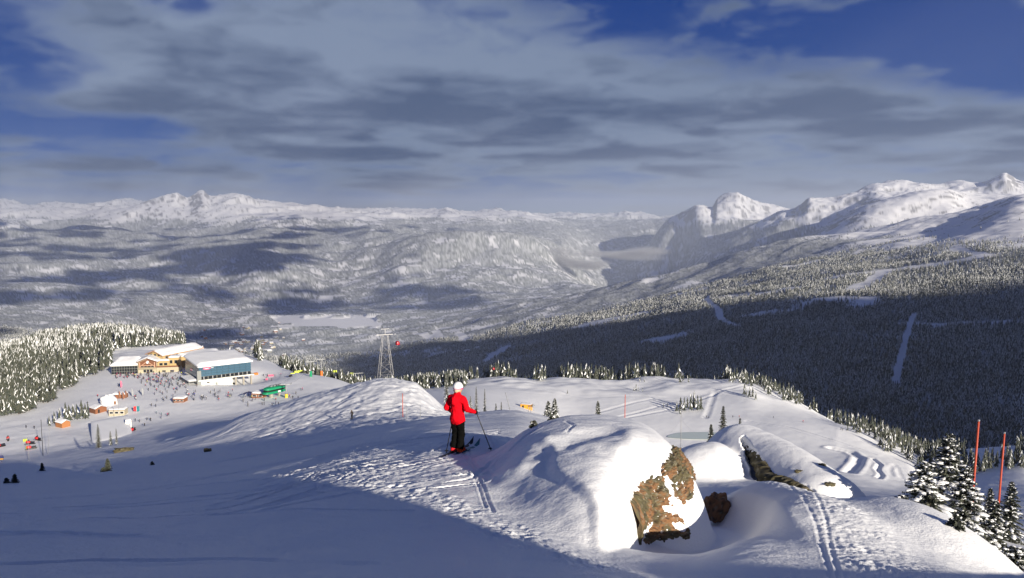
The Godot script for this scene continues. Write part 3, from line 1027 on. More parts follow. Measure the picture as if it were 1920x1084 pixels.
# a near conifer, in metres: limbs with sprays of needles and snow lying on them
func near_tree(parent: Node3D, height: float, wide: float, seed_: int, snow: float, density := 1.0):
	var r := RandomNumberGenerator.new()
	r.seed = seed_
	var tk := new_st()
	tube(tk, [Vector3(0, -0.4, 0), Vector3(0.02, height * 0.45, 0.01), Vector3(0, height * 0.98, 0)], [0.035 * height * 0.6 + 0.02, 0.03 * height * 0.4 + 0.01, 0.008], 7)
	var gr := new_st()
	gr.set_smooth_group(-1)
	var sn := new_st()
	sn.set_smooth_group(0)
	var nb := int(height * 36 * density)
	for b in nb:
		var f := (b + 0.5) / nb
		var y := height * lerpf(0.05, 0.985, f)
		var a := b * 2.399963 + r.randf_range(-0.3, 0.3)
		var len := wide * (pow(1.0 - f, 0.75) * r.randf_range(0.75, 1.12) + 0.05)
		var droop := lerpf(-0.35, 0.35, f) + r.randf_range(-0.1, 0.1)
		var dir := Vector3(cos(a), droop, sin(a)).normalized()
		var side := dir.cross(Vector3.UP).normalized()
		var p := Vector3(0, y, 0)
		var segs := 6
		var prev := p
		tube(tk, [p, p + dir * len * 0.9 - Vector3(0, 0.10 * len, 0)], [0.012 + 0.008 * len, 0.004], 4, false)
		for s in segs:
			var g := float(s + 1) / segs
			var q := p + dir * len * g - Vector3(0, 0.16 * len * g * g, 0)
			var w := len * 0.34 * (1.15 - g) + 0.05
			for sd in [-1.0, 1.0]:
				for t in 2:
					var twig: Vector3 = (dir * r.randf_range(0.35, 0.75) + side * sd * r.randf_range(0.6, 1.0) + Vector3(0, r.randf_range(-0.35, 0.1), 0)).normalized()
					var base := prev.lerp(q, r.randf())
					var tip := base + twig * w * r.randf_range(0.7, 1.25)
					var th := Vector3(0, 0.022 + 0.014 * r.randf(), 0)
					var wd := twig.cross(Vector3.UP).normalized() * (0.022 + 0.022 * r.randf())
					var col := NEEDLE.lerp(NEEDLE2, r.randf())
					if r.randf() < snow * 0.35: col = SNOWC
					var mid := base.lerp(tip, 0.45)
					tri(gr, base, mid + wd, tip, col)
					tri(gr, base, tip, mid - wd, col)
					tri(gr, base, mid + th, tip, col)
					tri(gr, base, tip, mid - th, NEEDLE)
			prev = q
		if r.randf() < snow:
			var bs := Basis(dir, Vector3.UP, side).orthonormalized()
			for t in 3:
				var g0 := r.randf_range(0.3, 0.95)
				var c := p + dir * len * g0 + side * len * r.randf_range(-0.14, 0.14) + Vector3(0, 0.02 - 0.16 * len * g0 * g0, 0)
				lump(sn, c, Vector3(len * r.randf_range(0.14, 0.32), 0.018 + 0.034 * r.randf() * minf(len * 1.6, 1.0), len * r.randf_range(0.07, 0.16) + 0.015), r, 8, 5, bs)
	tk.set_smooth_group(0)
	part(parent, "trunk", finish(tk, M.bark))
	part(parent, "crown", finish(gr, M.painted))
	if snow > 0.0: part(parent, "snow_load", finish(sn, M.snow_lump))

func line_at(pts: Array, x: float) -> float:
	for k in pts.size() - 1:
		if x < pts[k + 1][0] or k == pts.size() - 2:
			return lerpf(pts[k][1], pts[k + 1][1], clampf((x - pts[k][0]) / (pts[k + 1][0] - pts[k][0]), 0.0, 1.0))
	return pts[0][1]

func pixel_of(p: Vector3) -> Vector2:
	var f := -p.y * sp - p.z * cp
	var u := p.y * cp - p.z * sp
	return Vector2(960.0 + F * p.x / f, 542.0 - F * u / f)

var horizon := PackedFloat32Array()      # how high nearer land hides what is behind, per column of the far sheet
func hidden_tables():
	var zf: Dictionary = zones[2]
	var cs: PackedFloat64Array = zf.c
	var nc := cs.size()
	var start := PackedFloat32Array()
	start.resize(nc)
	for i in nc:
		var best := -9.0
		for d in [60.0, 90.0, 200.0, 240.0, 285.0, 440.0, 530.0, 615.0, 690.0, 720.0, 750.0]:
			best = maxf(best, hgt(cs[i] * d, -d) / d)
		start[i] = best
	var h: PackedFloat32Array = zf.h
	var ds: PackedFloat64Array = zf.d
	horizon.resize(h.size())
	for j in ds.size():
		for i in nc:
			start[i] = maxf(start[i], h[j * nc + i] / ds[j])
			horizon[j * nc + i] = start[i]

func shown(x: float, z: float, top: float) -> bool:
	var zf: Dictionary = zones[2]
	var cs: PackedFloat64Array = zf.c
	var ds: PackedFloat64Array = zf.d
	var j := clampi(ds.bsearch(-z) - 2, 0, ds.size() - 1)
	var i := clampi(cs.bsearch(x / -z), 0, cs.size() - 1)
	return top / -z > horizon[j * cs.size() + i] - 0.0008

func build_forests():
	hidden_tables()
	var r := RandomNumberGenerator.new()
	r.seed = 4
	# stands within a kilometre
	var stands := []
	var left_line := [[-400, 815], [0, 786], [60, 772], [105, 748], [150, 716], [205, 690], [213, 656], [330, 646], [430, 650], [470, 664], [500, 690]]
	var right_line := [[1395, 722], [1430, 738], [1470, 752], [1520, 770], [1570, 795], [1620, 826], [1690, 862], [1740, 892], [1790, 925], [1850, 960], [2300, 1000]]
	var tries := 42000
	for k in tries:
		var d := sqrt(r.randf_range(360.0 * 360.0, 1080.0 * 1080.0))
		var c := r.randf_range(-0.80, 0.80)
		var x := c * d
		var y := hgt(x, -d)
		var p := Vector3(x, y, -d)
		var q := pixel_of(p)
		var ok := false
		var where := ""
		var tall := r.randf_range(7.0, 13.0)
		if c < -0.30:
			if q.y < line_at(left_line, q.x) and q.x < 490:
				ok = true
				where = "left"
				tall = lerpf(6.0, 17.0, pow(r.randf(), 0.7))
				if q.x > 170 and q.x < 212 and q.y > 640 and q.y < 656 and d > 600: ok = false
		elif c < -0.06 and d > 585.0 and d < 790.0:
			ok = true
			where = "rim"
		elif c >= -0.06 and c < 0.33 and d > 694.0 and d < 900.0:
			ok = true
			where = "meadow"
			tall = lerpf(5.0, 16.0, pow(r.randf(), 0.8))
		if c > 0.28 and d > 425.0 and d < 800.0 and q.y < line_at(right_line, q.x) and q.y < 1000:
			var open := gauss(q.x, q.y, 1860, 846, 70, 22)
			var edge := line_at(right_line, q.x) - q.y
			if r.randf() > open * 1.6 and r.randf() < 0.25 + edge / 45.0:
				ok = true
				where = "right"
				tall = r.randf_range(6.0, 12.5)
		if not ok: continue
		if d > 770.0 and not shown(x, -d, y + tall): continue
		if where == "rim" and nz_patch.get_noise_2d(x * 9.0, d * 9.0) < -0.3: continue
		if where == "meadow" and nz_patch.get_noise_2d(x * 8.0, d * 8.0) < -0.15: continue
		stands.append([tall / d * (1.0 if q.x > -20 and q.x < 1940 else 0.2), p, tall, where, r.randf() * TAU])
	# the belts named by hand: [px, depth, height]
	for a in [[1003, 668, 13], [1009, 672, 15], [1016, 668, 14], [1022, 670, 13], [1013, 664, 11],
			[1270, 548, 8], [1277, 552, 10], [1284, 548, 11], [1290, 556, 9], [1296, 550, 13], [1302, 554, 14], [1309, 550, 12], [1315, 552, 11], [1276, 540, 6], [1245, 560, 3.5], [1252, 562, 3],
			[1189, 620, 4], [1193, 622, 6], [1197, 620, 3.5], [1205, 617, 3.5], [1064, 600, 3.5], [1275, 652, 9], [1281, 655, 8], [1291, 650, 6], [1200, 662, 5], [1208, 660, 4],
			[1400, 590, 7], [1406, 585, 9], [1412, 588, 8], [1418, 580, 7], [1396, 594, 9], [1660, 470, 5], [1666, 466, 6], [1672, 468, 4], [1593, 500, 4],
			[108, 402, 8], [120, 405, 10], [126, 402, 9], [134, 408, 8], [141, 404, 9], [150, 408, 10], [157, 404, 9], [162, 408, 8], [98, 398, 7], [88, 392, 6]]:
		var p := ground(a[0], a[1], 720.0)
		stands.append([a[2] / a[1] * (3.0 if a[2] > 6 else 2.0), p, a[2], "lone" if a[0] > 900 else "hut", r.randf() * TAU])
	stands.sort_custom(func(a, b): return a[0] > b[0])
	# a few shapes of each kind
	var kinds := []
	for k in 7:
		var snow: float = [0.05, 0.08, 0.12, 0.17, 0.23, 0.30, 0.38][k]
		var crown := conifer_crown(r, 11, 7, [0.15, 0.19, 0.17, 0.21, 0.16, 0.2, 0.18][k], snow)
		kinds.append(crown)
	var trunk := trunk_mesh(0.9, 0.018)
	var small := []
	for k in 8:
		small.append(conifer_crown(r, 5, 5, [0.15, 0.18, 0.2, 0.16, 0.17, 0.2, 0.15, 0.19][k], [0.08, 0.11, 0.15, 0.2, 0.25, 0.31, 0.38, 0.45][k]))
	var labels := {
		"left": ["snow-dusted conifer in the dense stand left of the lodge", "conifers of the stand left of the lodge"],
		"rim": ["conifer on the plateau rim behind the sunlit snow knoll", "conifers on the rim behind the knoll"],
		"meadow": ["conifer standing along the far edge of the open snow meadow", "conifers along the far edge of the meadow"],
		"right": ["frosted conifer on the slope right of the snow meadow", "conifers on the slope right of the meadow"],
		"lone": ["small conifer standing out on the open snow meadow", "conifers out on the meadow"],
		"hut": ["conifer in the clump beside the small orange-brown hut", "conifers beside the small hut"]}
	var rest := []
	for k in small.size(): rest.append([])
	for k in stands.size():
		var s: Array = stands[k]
		if k < 296:
			var text: String = labels[s[3]][0]
			if s[3] == "left":
				var q := pixel_of(s[1])
				text = "%s conifer %s, %s of the left stand" % ["tall" if s[2] > 12.5 else "shorter", "at the left edge" if q.x < 45 else ("above the small hut" if q.x < 115 else ("above the white yurt" if q.x < 165 else "next to the glass hall")), "in the front row" if line_at(left_line, q.x) - q.y < 14.0 else ("in the middle rows" if s[1].z > -560.0 else "in the back rows")]
			var o := thing("conifer", text, "tree", s[1], s[4], labels[s[3]][1])
			o.scale = Vector3(s[2] * r.randf_range(0.8, 1.25), s[2], s[2] * r.randf_range(0.8, 1.25))
			o.rotation.x = r.randfn(0.0, 0.03)
			o.rotation.z = r.randfn(0.0, 0.03)
			var pick := (r.randi_range(0, 2) if s[1].z > -600.0 else r.randi_range(2, 6)) if s[3] == "left" else r.randi_range(0, 4)
			part(o, "trunk", trunk)
			part(o, "crown", kinds[pick])
		else:
			rest[(r.randi_range(0, 3) if s[1].z > -600.0 else r.randi_range(2, 6)) if s[3] == "left" else r.randi_range(0, 4)].append(Transform3D(Basis(Vector3.UP, s[4]).scaled(Vector3(s[2], s[2], s[2])), s[1]))
	var near_rest := 0
	for a in rest: near_rest += a.size()
	for k in small.size():
		scatter("forest", small[k], rest[k], "snowy conifers massed behind the front rows round the plateau")
	# forest on the mountains opposite
	var far := []
	for k in small.size(): far.append([])
	var n := 0
	var bands := [[1080.0, 2600.0, 60000], [2600.0, 4200.0, 90000], [4200.0, 6800.0, 90000]]
	for b in bands:
		for k in b[2]:
			var d := sqrt(r.randf_range(b[0] * b[0], b[1] * b[1]))
			var c := r.randf_range(-0.72, 0.74)
			var x := c * d
			var y := hgt(x, -d)
			var tall := r.randf_range(16.0, 30.0)
			if not shown(x, -d, y + tall): continue
			var f := wooded(x, y, -d)
			if r.randf() > f * (0.66 + 0.6 * nz_fleck.get_noise_2d(x * 0.8, d * 0.8)): continue
			if run_cut(x, -d) > 0.5: continue
			var snowy := clampi((r.randi_range(0, 5) if c > -0.02 else r.randi_range(2, 7)) + int(round(3.0 * nz_patch.get_noise_2d(x * 1.7, -d * 1.7))), 0, 7)
			far[mini(snowy + 3, 7)].append(Transform3D(Basis(Vector3.UP, r.randf() * TAU).scaled(Vector3(tall * 1.05, tall, tall * 1.05)), Vector3(x, y - 0.5, -d)))
			n += 1
	print("near stuff ", near_rest, " far ", n)
	for k in small.size():
		scatter("mountain_forest", small[k], far[k], "dense frosted conifer forest covering the far mountainsides")
	near_conifers()

func scatter(called: String, mesh: Mesh, list: Array, label: String):
	var mm := MultiMesh.new()
	mm.transform_format = MultiMesh.TRANSFORM_3D
	mm.mesh = mesh
	mm.instance_count = list.size()
	for k in list.size(): mm.set_instance_transform(k, list[k])
	var o := MultiMeshInstance3D.new()
	o.name = numbered(called)
	o.multimesh = mm
	tag(o, label, "forest", "", "stuff")
	add_child(o)

func near_conifers():
	# [px, depth, row of the tip in the photograph, width, snow, label]
	var list := [
		[1733, 20.0, 866, 0.95, 0.85, "bushy snow-laden conifer in front of the taller one, near the red poles"],
		[1776, 23.0, 812, 1.05, 0.6, "tallest snowy conifer of the cluster left of the red poles"],
		[1812, 20.5, 874, 0.8, 0.65, "slim conifer just left of the nearest red pole"],
		[1820, 17.0, 982, 0.7, 0.7, "low conifer at the foot of the snow bank below the red poles"],
		[1912, 14.5, 1026, 0.7, 0.6, "conifer cut off by the lower right corner of the picture"],
		[1898, 34.0, 902, 0.75, 0.3, "conifer behind the snow bank at the right edge, below the second red pole"],
		[1866, 42.0, 915, 0.6, 0.3, "slim conifer between the two red poles, farther back"],
		[1870, 24.0, 938, 0.55, 0.5, "low bushy conifer at the foot of the second red pole"],
		[1843, 46.0, 922, 0.55, 0.3, "small conifer right of the nearest red pole, farther back"],
		[1356, 60.0, 760, 0.62, 0.12, "dark conifer rising behind the cracked boulder"],
		[1334, 58.0, 795, 0.42, 0.15, "small dark conifer left of the one behind the cracked boulder"],
		[1388, 62.0, 783, 0.45, 0.15, "small dark conifer right of the one behind the cracked boulder"],
		[1028, 66.0, 752, 0.55, 0.45, "stubby snowy conifer on the left behind the big boulder"],
		[1040, 64.0, 747, 0.5, 0.45, "stubby snowy conifer beside its twin behind the big boulder"],
		[1121, 66.0, 751, 0.5, 0.5, "small snowy conifer behind the top of the big boulder"],
		[197, 62.0, 860, 0.40, 0.0, "dark conifer standing alone in the shaded foreground slope"],
		[188, 61.0, 882, 0.36, 0.0, "short dark conifer touching the taller one in the shade"],
		[281, 66.0, 874, 0.28, 0.0, "small dark conifer right of the taller one in the shade"],
		[73, 78.0, 868, 0.32, 0.0, "tiny dark conifer high in the shade near the left edge"],
		[20, 50.0, 889, 0.30, 0.0, "thin dark conifer in the shade at the left edge"],
		[4, 50.0, 903, 0.3, 0.0, "low dark conifer cut by the left edge in the shade"],
		[182, 262.0, 795, 1.5, 0.1, "yellowish conifer in the sun at the shadow's edge below the lodge"],
		[205, 268.0, 808, 0.9, 0.2, "pale small conifer at the shadow's edge, left of its thinner neighbour"],
		[216, 266.0, 803, 0.7, 0.2, "thin pale conifer at the shadow's edge below the lodge"],
		[838, 225.0, 702, 1.6, 0.3, "tall conifer standing just left of the red-jacketed skier's head"],
		[852, 228.0, 735, 1.3, 0.45, "snowy conifer hidden partly by the red-jacketed skier's shoulder"],
		[893, 232.0, 724, 1.0, 0.3, "bare-topped conifer right of the red-jacketed skier's head"],
		[909, 236.0, 728, 0.9, 0.3, "dark conifer farther right of the red-jacketed skier's head"],
		[882, 225.0, 742, 1.1, 0.5, "snow-caked bush conifer right of the red-jacketed skier's shoulder"],
		[930, 225.0, 756, 0.9, 0.3, "small conifer behind the ski slope, left of the yellow shed"],
		[940, 228.0, 753, 0.8, 0.25, "thin conifer behind the ski slope, nearest the yellow shed"],
	]
	var made := 0
	for a in list:
		var p := ground(a[0], a[1], 900.0 if a[1] < 40.0 else 780.0)
		var o := thing("conifer", a[5], "tree", p - Vector3(0, 0.05, 0), 0.0)
		var tall := maxf(0.4, at(a[0], a[2], a[1]).y - p.y + 0.05)
		near_tree(o, tall, a[3], 300 + made, a[4], clampf(2.2 / tall + 0.25, 0.4, 1.4))
		made += 1
	# scrub poking out of the snow
	for b in [[1690, 15.5, 0.45, "twiggy snowed-in shrub low on the snow bank below the conifers"], [1744, 14.2, 0.3, "small shrub tuft on the snow bank, right of the larger one"], [1795, 12.6, 0.22, "tiny shrub tuft at the right end of the snow bank"],
			[1100, 80.0, 0.8, "low snowy shrub between the conifers behind the big boulder"], [1035, 17.2, 0.16, "tuft of twigs poking out near the top of the big boulder"], [1000, 16.8, 0.12, "sparse twigs on the left shoulder of the big boulder"]]:
		var p := ground(b[0], b[1], 950.0 if b[1] < 40.0 else 780.0)
		var o := thing("shrub", b[3], "shrub", p, 0.0)
		near_tree(o, b[2], b[2] * 0.9, 500 + made, 0.35, 1.6)
		made += 1
# ---------------------------------------------------------------- clouds above and behind the camera, whose shadows dapple the valley
func build_clouds():
	var to_sun := Vector3(sin(SUN_AZ) * cos(SUN_EL), sin(SUN_EL), cos(SUN_AZ) * cos(SUN_EL))
	var n := noise(61, 2700.0, 5)
	var r := RandomNumberGenerator.new()
	r.seed = 9
	# where the photograph shows sun and shade on the far land: [px, py, depth from, radius m, + sun / - shade]
	var spots := []
	for a in [[850, 440, 8000, 2600, 0.6], [980, 500, 8000, 1500, 0.35], [100, 600, 5000, 900, 0.45], [300, 580, 5000, 900, 0.35], [420, 380, 20000, 6000, 0.6], [200, 390, 20000, 7000, 0.6], [120, 430, 15000, 3000, -0.6],
			[1700, 390, 9500, 3000, 0.8], [1380, 385, 18000, 6000, 1.2], [1080, 405, 38000, 6000, 0.5], [1560, 440, 6500, 1300, 0.3], [1100, 590, 4500, 700, 0.25], [650, 670, 5000, 500, 0.5],
			[1600, 600, 2500, 1300, -0.12], [1800, 650, 2000, 1300, -0.2], [1400, 650, 2500, 1000, -0.15], [1200, 680, 2300, 800, -0.35], [1150, 575, 4500, 900, 0.6], [1290, 525, 5500, 1000, 0.6], [1430, 485, 7000, 1100, 0.5], [1850, 500, 3500, 1300, -0.2], [1300, 550, 4000, 900, 0.35], [610, 605, 8000, 1100, 0.7], [1850, 800, 1400, 800, -0.6],
			[1180, 480, 14000, 2600, -0.5], [1095, 497, 14500, 1500, 0.9], [1500, 400, 12000, 1800, -0.4], [480, 480, 12000, 1800, -0.5], [760, 560, 8000, 1500, -0.3]]:
		var v := hit(a[0], a[1], a[2])
		var up := (4000.0 - v.y) / to_sun.y
		spots.append([v.x + to_sun.x * up, v.z + to_sun.z * up, a[3], a[4]])
	var list := []
	var H := 4000.0
	var step := 330.0
	var z := -13600.0
	while z < 15500.0:
		var x := -9000.0
		while x < 23000.0:
			var s := (H + 80.0) / to_sun.y
			var gx := x
			var gz := z
			var k := -n.get_noise_2d(gx * 1.5, gz) * 1.15 + 0.05
			for p in spots:
				var dx: float = (gx - p[0]) / p[2]
				var dz: float = (gz - p[1]) / (p[2] * 1.5)
				k -= p[3] * exp(-dx * dx - dz * dz)
			var open := Vector2(x - to_sun.x * s + 50.0, z - to_sun.z * s + 400.0).length()
			k -= 3.0 * exp(-pow(open / 950.0, 4.0))
			if -z > 0.0 and 4000.0 / maxf(1.0, Vector2(0.0, z).length()) < 0.29 and absf(x) < 0.8 * -z: k = -9.0
			if k > 0.0:
				var size := 70.0 + 380.0 * clampf(k * 1.5, 0.0, 1.0)
				list.append(Transform3D(Basis(Vector3.UP, r.randf() * TAU).scaled(Vector3(size, size * 0.09, size)), Vector3(x + r.randf_range(-110, 110), H + r.randf_range(-60, 60), z + r.randf_range(-110, 110))))
			x += step
		z += step
	var st := new_st()
	st.set_smooth_group(0)
	lump(st, Vector3.ZERO, Vector3.ONE, r, 10, 7)
	var mm := MultiMesh.new()
	mm.transform_format = MultiMesh.TRANSFORM_3D
	mm.mesh = finish(st, M.cloud)
	mm.instance_count = list.size()
	for k in list.size(): mm.set_instance_transform(k, list[k])
	var o := MultiMeshInstance3D.new()
	o.name = "cloud_deck"
	o.multimesh = mm
	tag(o, "broken grey cloud deck overhead, out of the picture above", "cloud", "", "stuff")
	add_child(o)
	print("cloud puffs ", list.size())

func fog_bank(label: String, list: Array, density: float):
	var o := Node3D.new()
	o.name = numbered("fog_bank")
	tag(o, label, "fog", "", "")
	add_child(o)
	var m := FogMaterial.new()
	m.density = density * 0.34
	m.albedo = Color(0.95, 0.96, 0.98)
	for b in list.size() * 4:       # px, py, depth, half width in pixels, half height in pixels; nested, so that the edges are soft
		var a: Array = list[b / 4]
		var sz: float = [1.25, 0.95, 0.7, 0.45][b % 4]
		var f := FogVolume.new()
		f.name = "mist"
		f.shape = RenderingServer.FOG_VOLUME_SHAPE_ELLIPSOID
		var k: float = a[2] / F
		f.size = Vector3(a[3] * 2.0 * k, a[4] * 2.0 * k, a[3] * 2.4 * k) * sz
		f.position = at(a[0], a[1], a[2])
		f.material = m
		o.add_child(f, true)

func build_mist():
	fog_bank("bright tongue of fog lying in the deep valley right of centre", [[1098, 497, 16500.0, 36, 8], [1080, 494, 16800.0, 26, 7], [1112, 499, 16300.0, 22, 6], [1068, 490, 17000.0, 20, 6], [1125, 493, 16600.0, 18, 5], [1050, 486, 17200.0, 24, 7]], 0.0022)
	var r := RandomNumberGenerator.new()
	r.seed = 14
	var thin := []
	for k in 16:
		thin.append([r.randf_range(1000, 1215), 474 + r.randfn(0.0, 5.0), 18000.0 + r.randf_range(-600, 600), r.randf_range(18, 48), r.randf_range(4, 9)])
	fog_bank("thin ragged layer of fog across the valley above the bright tongue", thin, 0.0007)
# ---------------------------------------------------------------- rock showing through the snow
var nz_rock := noise(71, 0.55, 5)
var nz_rough := noise(72, 0.10, 4)
var nz_cell := noise(73, 0.17, 2, FastNoiseLite.FRACTAL_FBM, FastNoiseLite.TYPE_CELLULAR)
var nz_tint := noise(74, 0.5, 4)

func poly_sd(p: Vector2, poly: PackedVector2Array) -> float:       # > 0 inside
	var best := 1e9
	for k in poly.size():
		best = minf(best, seg_dist(p, poly[k], poly[(k + 1) % poly.size()]))
	return best if Geometry2D.is_point_in_polygon(p, poly) else -best

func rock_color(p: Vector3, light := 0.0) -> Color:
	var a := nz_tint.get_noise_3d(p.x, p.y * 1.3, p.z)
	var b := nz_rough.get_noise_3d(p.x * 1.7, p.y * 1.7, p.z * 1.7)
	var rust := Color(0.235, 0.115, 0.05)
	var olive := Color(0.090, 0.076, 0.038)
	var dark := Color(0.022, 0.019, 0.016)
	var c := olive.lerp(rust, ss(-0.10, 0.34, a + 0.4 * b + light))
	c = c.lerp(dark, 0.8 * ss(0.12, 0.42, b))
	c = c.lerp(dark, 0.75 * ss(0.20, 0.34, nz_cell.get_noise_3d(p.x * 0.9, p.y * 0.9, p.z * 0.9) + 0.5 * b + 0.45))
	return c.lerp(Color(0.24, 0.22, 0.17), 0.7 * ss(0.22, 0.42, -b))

func build_rocks():
	# the face of the big boulder: its outlines on the photograph, carried to the surface of the mound
	var outlines := [
		[[1262, 838], [1278, 834], [1292, 846], [1297, 875], [1300, 902], [1296, 930], [1284, 946], [1268, 942], [1258, 915], [1254, 896], [1243, 888], [1240, 872], [1252, 862]],
		[[1158, 978], [1176, 962], [1182, 945], [1192, 926], [1200, 908], [1216, 898], [1240, 891], [1253, 900], [1260, 925], [1252, 942], [1266, 950], [1276, 962], [1288, 985], [1297, 1012], [1276, 1009], [1250, 1012], [1225, 1017], [1200, 1021], [1172, 1025], [1164, 1000]]]
	var gaps := [[[1249, 900], [1256, 900], [1266, 930], [1284, 952], [1294, 990], [1299, 1010], [1290, 992], [1276, 968], [1262, 948]], [[1226, 972], [1222, 985], [1208, 1010], [1200, 1018], [1204, 1003], [1216, 985]], [[1262, 985], [1275, 978], [1288, 992], [1284, 998], [1270, 990]], [[1238, 944], [1262, 952], [1276, 958], [1262, 964], [1246, 956]]]
	var o := thing("boulder", "big snow-capped boulder with its rust and olive rock face bared", "boulder", Vector3.ZERO)
	var nu := 230
	var nv := 220
	var v := PackedVector3Array()
	var cols := PackedColorArray()
	# rows spread evenly along the surface, so that steep parts are as finely drawn as flat ones
	var spread := []
	for i in nu:
		var th := lerpf(-0.75, 2.0, float(i) / (nu - 1))
		var dx := sin(th)
		var dz := cos(th)
		var p := 3.6 if dx > 0.0 else 2.3
		var n := pow(pow(absf(dx) / (2.35 if dx > 0.0 else 3.3), p) + pow(absf(dz) / (2.75 if dz > 0.0 else 3.0), p), 1.0 / p)
		var line := PackedVector3Array()
		var run := PackedFloat64Array()
		for k in 261:
			var d := lerpf(0.42, 1.22, k / 260.0)
			var q := Vector3(1.45 + dx * d / n, 0, -15.9 + dz * d / n)
			q.y = hgt(q.x, q.z)
			run.append(0.0 if k == 0 else run[k - 1] + q.distance_to(line[k - 1]))
			line.append(q)
		var even := PackedVector3Array()
		for j in nv:
			var w := run[260] * j / (nv - 1)
			var k := clampi(run.bsearch(w) - 1, 0, 259)
			even.append(line[k].lerp(line[k + 1], clampf((w - run[k]) / maxf(run[k + 1] - run[k], 1e-6), 0.0, 1.0)))
		spread.append(even)
	for j in nv:
		for i in nu:
			var x: float = spread[i][j].x
			var z: float = spread[i][j].z
			var y: float = spread[i][j].y
			var e := 0.12
			var nrm := Vector3(hgt(x - e, z) - hgt(x + e, z), 2.0 * e, hgt(x, z - e) - hgt(x, z + e)).normalized()
			var q := Vector3(x, y, z)
			var px := pixel_of(q)
			var wob := Vector2(nz_rough.get_noise_3d(q.x, q.y, q.z), nz_rough.get_noise_3d(q.x + 9.0, q.y, q.z)) * 9.0
			var sd := -99.0
			for k in 2:
				var poly := PackedVector2Array()
				for pp in outlines[k]: poly.append(Vector2(pp[0], pp[1]))
				sd = maxf(sd, poly_sd(px + wob, poly))
			for gp in gaps:
				var poly := PackedVector2Array()
				for pp in gp: poly.append(Vector2(pp[0], pp[1]))
				sd = minf(sd, -poly_sd(px + wob * 0.5, poly))
			# flecks of snow left on the rock
			sd = minf(sd, (0.36 - nz_rough.get_noise_3d(q.x * 0.8, q.y * 0.8, q.z * 0.8)) * 40.0)
			var off := clampf(sd / 7.0, -1.0, 1.0) * 0.055 - 0.012
			if sd > 0.0: off += 0.07 * nz_rock.get_noise_3d(q.x, q.y, q.z) + 0.06 * nz_rough.get_noise_3d(q.x * 1.4, q.y * 1.4, q.z * 1.4) - 0.05 * nz_cell.get_noise_3d(q.x, q.y, q.z)
			v.append(q + nrm * off)
			cols.append(rock_color(q, -0.25 * ss(-5.0, -4.5, y) + 0.15))
	part(o, "rock_face", colored_grid(v, cols, nu, nv, M.rock))
	# the smaller stone at its right foot
	var c := hit(1347, 972, 12.0) + Vector3(-0.05, 0.24, 0.05)
	var s := thing("stone", "small rust-coloured stone at the right foot of the big boulder", "stone", c, 0.3)
	part(s, "rock_face", blob(Vector3(0.25, 0.32, 0.30), 44, 0.2, 0.5), M.rock)
	# dark rock in the gap under the second boulder
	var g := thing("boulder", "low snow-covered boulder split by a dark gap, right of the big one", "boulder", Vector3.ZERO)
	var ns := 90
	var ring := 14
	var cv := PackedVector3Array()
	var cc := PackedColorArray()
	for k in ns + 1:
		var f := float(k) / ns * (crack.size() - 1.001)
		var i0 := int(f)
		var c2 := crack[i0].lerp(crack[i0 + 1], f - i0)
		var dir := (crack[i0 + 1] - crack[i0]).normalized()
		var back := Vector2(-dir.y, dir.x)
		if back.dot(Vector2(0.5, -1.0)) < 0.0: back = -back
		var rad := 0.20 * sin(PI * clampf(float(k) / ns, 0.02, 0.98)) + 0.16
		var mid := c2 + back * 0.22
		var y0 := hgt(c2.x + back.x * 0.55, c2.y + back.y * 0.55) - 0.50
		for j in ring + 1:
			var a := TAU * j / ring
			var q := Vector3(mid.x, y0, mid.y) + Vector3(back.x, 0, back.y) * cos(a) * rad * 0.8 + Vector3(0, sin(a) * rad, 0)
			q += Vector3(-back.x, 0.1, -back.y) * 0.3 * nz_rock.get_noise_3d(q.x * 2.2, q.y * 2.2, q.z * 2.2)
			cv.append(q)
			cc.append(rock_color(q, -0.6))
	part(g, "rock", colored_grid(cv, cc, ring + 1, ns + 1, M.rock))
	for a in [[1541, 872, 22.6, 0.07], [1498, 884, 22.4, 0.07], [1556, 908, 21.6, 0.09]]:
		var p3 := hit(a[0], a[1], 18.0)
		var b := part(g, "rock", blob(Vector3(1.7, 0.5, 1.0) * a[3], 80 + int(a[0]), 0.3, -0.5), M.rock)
		b.position = p3
	# dark stones in the shaded slope
	for a in [[232, 843, 0.9, 2.6, "long dark rock half buried in the shaded slope"], [389, 843, 0.75, 1.0, "small pointed dark rock in the shaded slope near the sunlit edge"]]:
		var p4 := hit(a[0], a[1] + 4, 60.0)
		var f := -p4.z / 130.0
		var st := thing("rock", a[4], "rock", p4, 0.2)
		part(st, "rock_face", blob(Vector3(a[3] * 0.62, a[2] * 0.75, 0.7) * f, 90 + int(a[0]), 0.22, -0.4), M.rock)

func colored_grid(v: PackedVector3Array, cols: PackedColorArray, nc: int, nr: int, mat: Material) -> ArrayMesh:
	var st := SurfaceTool.new()
	st.begin(Mesh.PRIMITIVE_TRIANGLES)
	st.set_smooth_group(0)
	for k in v.size():
		st.set_color(cols[k])
		st.add_vertex(v[k])
	for j in nr - 1:
		for i in nc - 1:
			var a := j * nc + i
			for k in [a, a + 1, a + nc, a + 1, a + nc + 1, a + nc]: st.add_index(k)
	st.generate_normals()
	var m := st.commit()
	m.surface_set_material(0, mat)
	return m

